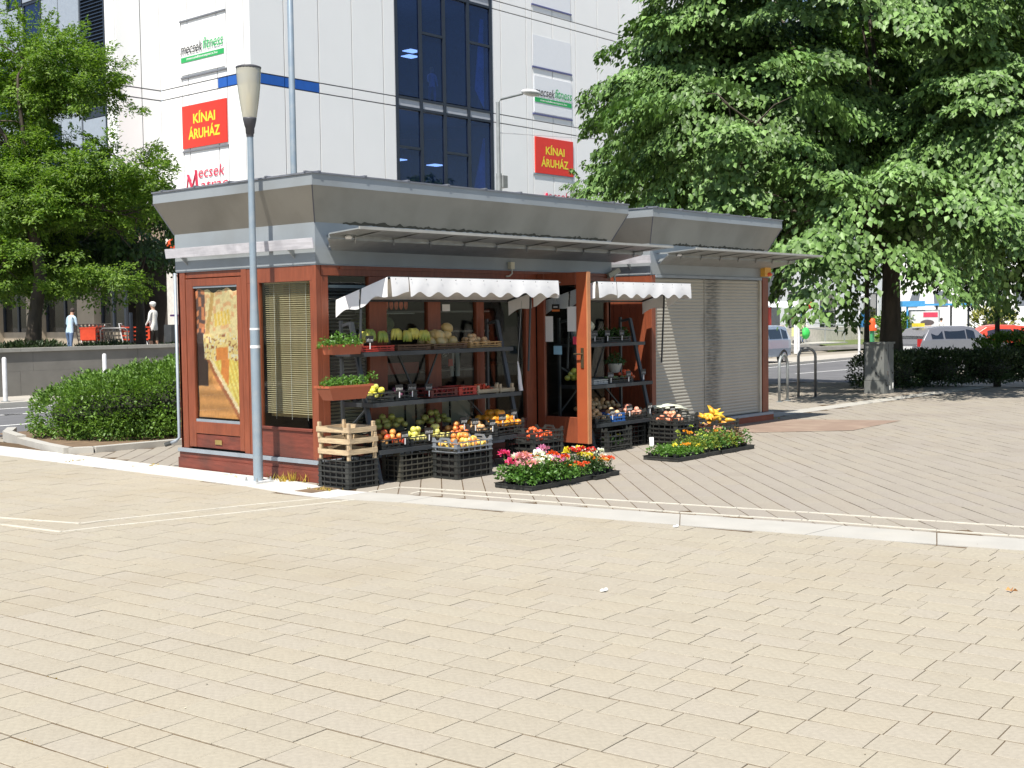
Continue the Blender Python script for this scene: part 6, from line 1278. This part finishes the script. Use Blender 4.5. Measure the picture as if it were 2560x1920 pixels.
hedge('hedge', 'yellow green and reddish clipped hedge behind the bus stop', [(80, 22, .5, 3, 1, 1.3), (86, 20, .5, 4, 1, 1.3), (92, 16, .5, 5, 1, 1.3), (97, 12, .6, 5, 1, 1.3)], 5000, .35, mat('yellow green hedge leaf', (.22, .24, .05), .6, var=.3, attr=True), 15)
# bus shelter with poster, far white building
bs = thing('bus_shelter', 'blue framed bus shelter with a poster case beyond the parked cars', 'bus shelter', (68.5, 21.6, -.45), math.radians(-49)); bl_ = mat('sky blue steel', (.06, .30, .60), .5)
M().box(-2.1, 2.5, -.7, .9, 2.50, 2.62).build('roof', bl_, bs); M().box(-2.3, -.9, -.9, .2, 2.45, 2.8).build('roof_sign', bl_, bs)
for x in (-1.9, .4, 1.3, 2.4): M().box(x-.05, x+.05, .7, .8, 0, 2.5).build('post', bl_ if x < 0 else dkframe, bs)
M().box(-2.0, -1.9, -.8, -.7, 0, 2.5).build('post', bl_, bs); M().box(-1.8, .1, -.72, -.60, .5, 2.25).build('poster_case', galv, bs); M().box(-1.7, 0, -.74, -.725, .6, 2.15).build('poster', mat('pale poster', (.65, .66, .66), .5), bs); M().box(-.95, -.05, -.75, -.741, 1.78, 2.08).build('red_print', mat('poster red', (.6, .05, .10), .5), bs)
pf = M(); pf.sphere((-.75, -.748, 1.15), .32, seg=12, rings=8, sq=(1, .015, 1)); pf.build('portrait_print', mat('portrait tone', (.6, .45, .38), .6), bs); M().sphere((-.7, -.752, 1.45), .36, seg=12, rings=6, sq=(1.2, .015, .5)).build('hat_print', mat('hat tone', (.1, .08, .08), .6), bs)
fb2 = thing('white_building', 'bright white modern building with slanted dark windows at the far right', 'building', (100, 34, -.5), math.radians(-49)); M().box(-30, 60, 0, 8, 0, 22).build('wall', whitewall, fb2)
dg = mat('window grey', (.16, .18, .21), .3)
for r in range(4):
    for k in range(22):
        x = -22+k*2.4+.4*(r % 2); z = 2.4+r*3.4 if r else 2.6; M().add([(x, -.02, z), (x+.9+.3*(k % 2), -.02, z), (x+1.2, -.02, z+1.4), (x+(.5 if k % 3 else -.1), -.02, z+1.4)], [(0, 1, 2, 3)]).build('window', dg, fb2)
# ================================================================== CARS
def car(label, loc, rz, paint, L=3.8, Wd=1.7, H=1.55, kind='suv', cat='car', lower=None):
    t = thing('parked_car', label, cat, loc, rz); hw = Wd/2
    if kind == 'suv': st = [(-L/2, .55, .80, .80), (-L/2+.06, .35, .92, .93), (-L/2+.75, .32, 1.0, 1.02), (-L/2+1.30, .32, 1.02, H-.06), (-L/2+1.75, .32, 1.02, H), (L/2-.85, .32, 1.02, H), (L/2-.32, .32, 1.02, H-.05), (L/2-.06, .36, 1.0, 1.06), (L/2, .5, .8, .82)]
    else: st = [(-L/2, .5, .68, .68), (-L/2+.08, .30, .80, .81), (-L/2+1.0, .26, .92, .94), (-L/2+1.75, .26, .95, H-.06), (-L/2+2.2, .26, .96, H), (L/2-1.1, .26, .97, H-.01), (L/2-.45, .26, .97, H-.08), (L/2-.08, .32, .95, 1.0), (L/2, .45, .8, .82)]
    m = M(); rings = []
    for x, zb, zs, zr in st:
        e = 1-(.10 if x in (st[0][0], st[-1][0]) else .03 if x in (st[1][0], st[-2][0]) else 0); w_ = hw*e; wr = w_-.16 if zr-zs > .2 else w_-.06
        rings.append([(x, -w_*.92, zb), (x, -w_, (zb+zs)/2), (x, -w_*.98, zs), (x, -wr, zr-.03), (x, -wr*.8, zr), (x, wr*.8, zr), (x, wr, zr-.03), (x, w_*.98, zs), (x, w_, (zb+zs)/2), (x, w_*.92, zb)])
    v = [p for r in rings for p in r]; f = []
    for i in range(len(rings)-1):
        for k in range(9): a = i*10+k; f.append((a, a+1, a+11, a+10))
        f.append((i*10+9, i*10, i*10+10, i*10+19))
    f.append(tuple(range(10))); f.append(tuple((len(rings)-1)*10+k for k in range(10))[::-1]); m.add(v, f); b = m.build('body', paint, t, smooth=False); bev(b, .03); b.modifiers['b'].segments = 2
    def ssw(i0, i1, s, a0=.08, a1=.08, nm='side_window'):
        p0, p1 = st[i0], st[i1]; x0 = p0[0]+a0; x1 = p1[0]-a1; 
        def yy(i): return hw*.98, hw-.16
        V = []
        for x, zs, zr in ((x0, p0[2], p0[3]), (x1, p1[2], p1[3])):
            V += [(x, s*(hw*.98+.004), zs+.05), (x, s*(hw-.145), zr-.10)]
        M().add([V[0], V[2], V[3], V[1]], [(0, 1, 2, 3)]).build(nm, carglass, t)
    for s in (-1, 1): ssw(3, 4, s, .02, .02); ssw(4, 5, s, .04, .04); ssw(5, 6, s, .05, .04)
    p, q = st[-3], st[-2]; M().add([(p[0]+.035, -hw+.22, p[3]-.10), (p[0]+.035, hw-.22, p[3]-.10), (q[0]+.0, hw-.14, q[2]+.08), (q[0]+.0, -hw+.14, q[2]+.08)], [(0, 1, 2, 3)]).build('rear_window', carglass, t)
    p, q = st[2], st[3]; M().add([(p[0]+.04, -hw+.12, p[3]+.03), (p[0]+.04, hw-.12, p[3]+.03), (q[0]-.02, hw-.24, q[3]-.02), (q[0]-.02, -hw+.24, q[3]-.02)], [(0, 1, 2, 3)]).build('windscreen', carglass, t)
    for x in (-L/2+.78, L/2-.72):
        for s in (-1, 1):
            w_ = M(); pr_ = [(.0, .0), (.18, .0), (.20, .02), (.30, .02), (.32, .05), (.32, .17), (.30, .2), (0, .2)]
            w_.lathe(pr_, seg=18); w_.v = [(x+a, s*(hw+.01)-s*c, .32+b_) for a, b_, c in w_.v]; o = w_.build('wheel', rubber, t); hb = M().lathe([(0, -.005), (.17, -.005), (.19, .01)], seg=12); hb.v = [(x+a, s*(hw+.014)-s*c, .32+b_) for a, b_, c in hb.v]; hb.build('hub', chrome, o)
    for s in (-1, 1): M().box(L/2-.10, L/2+.004, s*(hw-.22)-.09, s*(hw-.22)+.09, .72, 1.02).build('tail_light', mat('tail lamp red', (.5, .02, .02), .3), t); M().box(-L/2-.004, -L/2+.1, s*(hw-.3)-.13, s*(hw-.3)+.13, .62, .76).build('headlight', chrome, t)
    M().box(L/2-.02, L/2+.05, -hw+.12, hw-.12, .36, .56).build('rear_bumper', lower or paint, t); M().box(L/2+.0, L/2+.056, -.26, .26, .60, .72).build('number_plate', paper, t); return t
silver = mat('silver blue paint', (.42, .48, .56), .25, .5, var=.02); darkp = mat('charcoal car paint', (.05, .05, .07), .25, .4, var=.02); redp = mat('red car paint', (.62, .06, .03), .3, .1, var=.02); silver2 = mat('light silver paint', (.55, .55, .56), .25, .5, var=.02)
car('silver blue small off road car parked behind the shuttered kiosk', (37.3, 16.6, -.45), 0, silver, L=3.7, Wd=1.7, H=1.62)
tx = car('dark and silver estate car parked behind the hedge left of the red car', (42.0, 10.1, -.45), math.radians(160), mat('mid grey car paint', (.27, .27, .29), .25, .5, var=.02), L=4.4, Wd=1.75, H=1.52, kind='estate'); tx.rotation_euler = (0, 0, math.radians(152)); M().box(1.55, 1.85, -.2, .2, 1.50, 1.64).build('roof_sign', mat('yellow roof sign', (.8, .65, .05), .5), tx)
car('red hatchback parked behind the hedge right of the estate car', (46.7, 10.4, -.45), math.radians(-56), redp, L=3.9, Wd=1.7, H=1.50, kind='estate')
# ================================================================== PEOPLE
def body(nm, J, E_, zones, parent, H):
    me = bpy.data.meshes.new(nm); me.from_pydata([j[:3] for j in J], E_, []); o = bpy.data.objects.new(nm, me); COL.objects.link(o)
    md = o.modifiers.new('s', 'SKIN'); md.use_smooth_shade = True
    if not me.skin_vertices: 
        bpy.context.view_layer.objects.active = o
    sv = me.skin_vertices[0].data if me.skin_vertices else None
    if sv is None: return o
    for i, j in enumerate(J): r = j[3]; sv[i].radius = r if isinstance(r, tuple) else (r, r)
    sv[0].use_root = True; s2 = o.modifiers.new('u', 'SUBSURF'); s2.levels = 2; s2.render_levels = 2
    dg_ = bpy.context.evaluated_depsgraph_get(); me2 = bpy.data.meshes.new_from_object(o.evaluated_get(dg_)); bpy.data.objects.remove(o)
    mats = []; 
    for z in zones: 
        if z[1] not in mats: mats.append(z[1])
    me2.materials.clear()
    for m_ in mats: me2.materials.append(m_)
    for p in me2.polygons:
        c = p.center
        for z in zones:
            if z[0](c): p.material_index = mats.index(z[1]); break
        p.use_smooth = True
    me2.name = nm; return link(nm, me2, parent)
def person(label, loc, rz, H, top, bottom, legm, shoe, hair=None, hat=None, arm=(0, 0), coat=.0, lean=0., short=False, sleeve=True, stride=.08):
    """front of the figure faces -y"""
    t = thing('person', label, 'person', loc, rz); k = H/1.75
    def p(x, y, z, r): return (x*k, (y-lean*max(0, z-.9))*k, z*k, r if isinstance(r, tuple) else r*k)
    aL, aR = arm
    J = [p(0, 0, .95, .125), p(0, 0, 1.12, .115), p(0, 0, 1.33, .14), p(0, 0, 1.46, .09), p(0, -.0, 1.53, .052), p(0, -.015, 1.60, .075), p(0, -.02, 1.68, .082), p(0, -.01, 1.745, .05),
         p(.17, 0, 1.41, .058), p(.22, .01-.1*aR, 1.16, .045), p(.21-.02*aR, -.05-.28*aR, .98+.15*aR, .033), p(.21-.03*aR, -.08-.36*aR, .90+.2*aR, .036),
         p(-.17, 0, 1.41, .058), p(-.22, .01-.1*aL, 1.16, .045), p(-.21+.02*aL, -.05-.28*aL, .98+.15*aL, .033), p(-.21+.03*aL, -.08-.36*aL, .90+.2*aL, .036),
         p(.09, 0, .86, .095), p(.10, -stride, .50, .062), p(.10, stride*.4, .09, .042), p(.105, -.14+stride*.4, .04, .036),
         p(-.09, 0, .86, .095), p(-.10, stride*.6, .50, .062), p(-.10, stride*1.2, .09, .042), p(-.105, -.14+stride*1.2, .04, .036)]
    E_ = [(0, 1), (1, 2), (2, 3), (3, 4), (4, 5), (5, 6), (6, 7), (3, 8), (8, 9), (9, 10), (10, 11), (3, 12), (12, 13), (13, 14), (14, 15), (0, 16), (16, 17), (17, 18), (18, 19), (0, 20), (20, 21), (21, 22), (22, 23)]
    hem = (.92-coat)*k
    def isarm(c): return abs(c.x) > .155*k and c.z > .70*k and (c.z < 1.48*k)
    zones = [(lambda c: c.z > 1.50*k, skin), (lambda c: isarm(c) and c.z < ((.95 if sleeve else 1.2)+.0)*k-(0 if not (aL or aR) else -.0) and abs(c.x) > .17*k, skin), (lambda c: c.z > hem, top), (lambda c: c.z > (.46 if short else .10)*k, bottom), (lambda c: c.z > .085*k, legm), (lambda c: True, shoe)]
    body('body', J, E_, zones, t, H)
    hx, hy, hz = 0, (-.02-lean*.8)*k, 1.67*k
    M().sphere((hx, hy-.088*k, hz-.02*k), .016*k, seg=6, rings=4).build('nose', skin, t, True)
    for s in (-1, 1): M().sphere((s*.03*k, hy-.078*k, hz+.012*k), .009*k, seg=6, rings=4).build('eye', blackl, t); M().sphere((s*.082*k, hy+.005*k, hz-.005*k), .02*k, seg=6, rings=4, sq=(.4, 1, 1.3)).build('ear', skin, t, True)
    M().box(-.02*k, .02*k, hy-.086*k, hy-.078*k, hz-.052*k, hz-.046*k).build('mouth', mat('lip', (.35, .12, .1), .6), t)
    if hair: M().sphere((hx, hy+.018*k, hz+.02*k), .096*k, seg=12, rings=8, sq=(.98, 1.05, 1.02)).build('hair', hair, t, True)
    if hat: h_ = M().sphere((hx, hy+.012*k, hz+.05*k), .10*k, seg=12, rings=8, sq=(1.05, 1.15, .75)); h_.build('cap', hat, t, True)
    return t
wht = mat('white cloth', (.74, .74, .70), .85, var=.06, scale=8, bump=.5); olive = mat('dark olive cloth', (.06, .055, .045), .85); blu = mat('pale blue cloth', (.45, .60, .72), .85, bump=.4); jean = mat('blue denim', (.10, .16, .28), .85); crm = mat('cream cloth', (.66, .60, .46), .85, bump=.4); hairw = mat('white hair', (.6, .6, .58), .8); shoeb = mat('dark shoes', (.03, .03, .03), .6)
person('elderly person in white coat and white cap holding a red shopping cart', (14.75, 25.4, TZ), math.radians(-160), 1.66, wht, olive, skin, shoeb, hair=hairw, hat=wht, arm=(.9, .3), coat=.10, short=True, stride=.05)
person('person in pale blue top and jeans leaning at the left red shopping cart', (12.9, 27.3, TZ), math.radians(110), 1.50, blu, jean, jean, shoeb, hair=mat('dark hair', (.04, .03, .025), .8), arm=(.8, .8), lean=.25, coat=.05)
mt = person('stooped person in a cream jacket and cap walking a green shopping trolley', (57.4, 24.9, -.05), math.radians(10), 1.58, crm, jean, jean, shoeb, hair=hairw, hat=crm, arm=(.2, .7), lean=.18, coat=.05)
person('person in white seen from behind at the bus shelter', (66.6, 20.4, -.45), math.radians(120), 1.72, wht, wht, jean, shoeb, hair=mat('dark hair', (0,)*3), coat=.3)
person('person in a pale blue shirt standing inside the upper left window', (26.95, VB+.9, 10.30), math.radians(30), 1.75, blu, olive, olive, shoeb, hair=hairw, arm=(.1, .1))
person('person in a white top standing inside the upper middle window', (29.35, VB+.9, 10.32), math.radians(-20), 1.68, wht, jean, jean, shoeb, hair=mat('blond hair', (.5, .38, .18), .8), arm=(.6, .2))
tr_ = thing('shopping_trolley', 'wheeled shopping trolley with yellow striped and bright green bags', 'trolley', (56.3, 24.6, -.08)); M().tube([(0, 0, .1), (.1, 0, 1.0), (.35, .1, 1.1)], .02, 6).build('frame', galv, tr_); M().box(-.35, .15, -.2, .2, .45, .95).build('striped_bag', mat('pale yellow bag', (.62, .66, .30), .7), tr_); M().box(-.36, .16, -.21, -.2005, .6, .68).build('stripe', dkframe, tr_); M().box(-.36, .16, -.21, -.2005, .78, .84).build('stripe', dkframe, tr_)
M().sphere((.95, .0, .60), .36, seg=12, rings=8, sq=(1, .6, .95)).build('green_bag', mat('bright green bag', (.05, .55, .10), .6), tr_, True)
for s in (-1, 1): w_ = M().lathe([(0, -.02), (.12, -.02), (.12, .02), (0, .02)], seg=12); w_.v = [(x-.1, s*.2+z, y+.12) for x, y, z in w_.v]; w_.build('wheel', rubber, tr_)
# --- shopping carts
def cart(label, x, y, rz, basket, legs, group, b=True):
    t = thing('shopping_cart', label, 'shopping cart', (x, y, TZ), rz, group); m = M()
    for s in (-1, 1):
        m.tube([(.45, s*.26, .12), (-.30, s*.26, .12), (-.42, s*.24, .55), (-.5, s*.24, 1.0)], .018, 6); m.tube([(.45, s*.26, .12), (.30, s*.24, .5)], .018, 6)
    m.tube([(-.5, -.24, 1.0), (-.5, .24, 1.0)], .018, 6); m.build('frame', legs, t)
    k = M()
    for (z, f_) in ((.5, .85), (.62, .9), (.75, .95), (.88, 1.0)):
        k.box(-.42, .45*f_, -.26*f_, -.26*f_+.01, z-.02, z+.02); k.box(-.42, .45*f_, .26*f_-.01, .26*f_, z-.02, z+.02); k.box(.45*f_-.01, .45*f_, -.26*f_+.011, .26*f_-.011, z-.02, z+.02); k.box(-.42, -.41, -.26*f_+.011, .26*f_-.011, z-.02, z+.02)
    if b: k.box(-.40, .40, -.235, .235, .47, .48); k.box(-.425, -.421, -.25, .25, .5, .95); k.box(.38, .44, -.24, .24, .5, .9)
    else:
        for q in range(8): k.box(-.4+q*.11, -.392+q*.11, -.25, -.242, .47, .9); k.box(-.43, -.42, -.22+q*.06, -.214+q*.06, .47, .95)
    k.build('basket', basket, t)
    for sx, sy in ((-.3, -1), (-.3, 1), (.42, -1), (.42, 1)): w_ = M().lathe([(0, -.012), (.055, -.012), (.055, .012), (0, .012)], seg=10); w_.v = [(a+sx, c+sy*.26, b_+.055) for a, b_, c in w_.v]; w_.build('castor', rubber, t)
    return t
whl = mat('white painted tube', (.75, .75, .75), .4); cartred = mat('orange red basket', (.60, .06, .02), .5)
cart('red shopping cart beside the person in pale blue', 13.35, 26.7, math.radians(-139), cartred, whl, 'red shopping carts'); cart('red shopping cart held by the person in the white coat', 14.35, 25.75, math.radians(-41), cartred, whl, 'red shopping carts')
for i in range(9): cart(('first', 'second', 'third', 'fourth', 'fifth', 'sixth', 'seventh', 'eighth', 'ninth')[i]+' nested dark wire shopping cart from the left between the red carts', 13.55+i*.105*.7, 27.0-i*.12*.9, math.radians(-49), mat('dark wire', (.12, .11, .10), .4, .6), mat('dark wire', (0,)*3), 'nested wire carts', b=False)
rr_ = thing('cart_rail', 'rounded steel rail in front of the nested carts', 'railing', (13.4, 26.3, TZ)); M().tube([(0, 0, 0), (0, 0, .8), (.05, -.05, .86), (.5, -.6, .86), (.55, -.65, .8), (.55, -.65, 0)], .022, 6).build('tube', mat('dull steel', (0,)*3), rr_, smooth=True); M().box(.62, .70, -.74, -.66, 0, 1.35).build('post', dkframe, rr_)
dbx = M().box(15.0, 15.6, 24.8, 25.2, TZ, TZ+.95); tag(dbx.build('waste_container', mat('dark grey container', (.05, .055, .06), .6)), 'dark grey container at the kiosk edge by the white pillar', 'container')
hb_ = thing('mascot_balloon', '', '') if False else None
rb = M().sphere((19.15, 30.75, 4.45), .36, seg=14, rings=8, sq=(.5, 1, .8)).sphere((19.15, 30.6, 4.8), .2, seg=10, rings=6, sq=(.5, 1, 1.2)); tag(rb.build('red_wall_sign', mat('orange red enamel', (.75, .08, .02), .5)), 'orange red rounded sign peeking out behind the kiosk eave', 'sign')
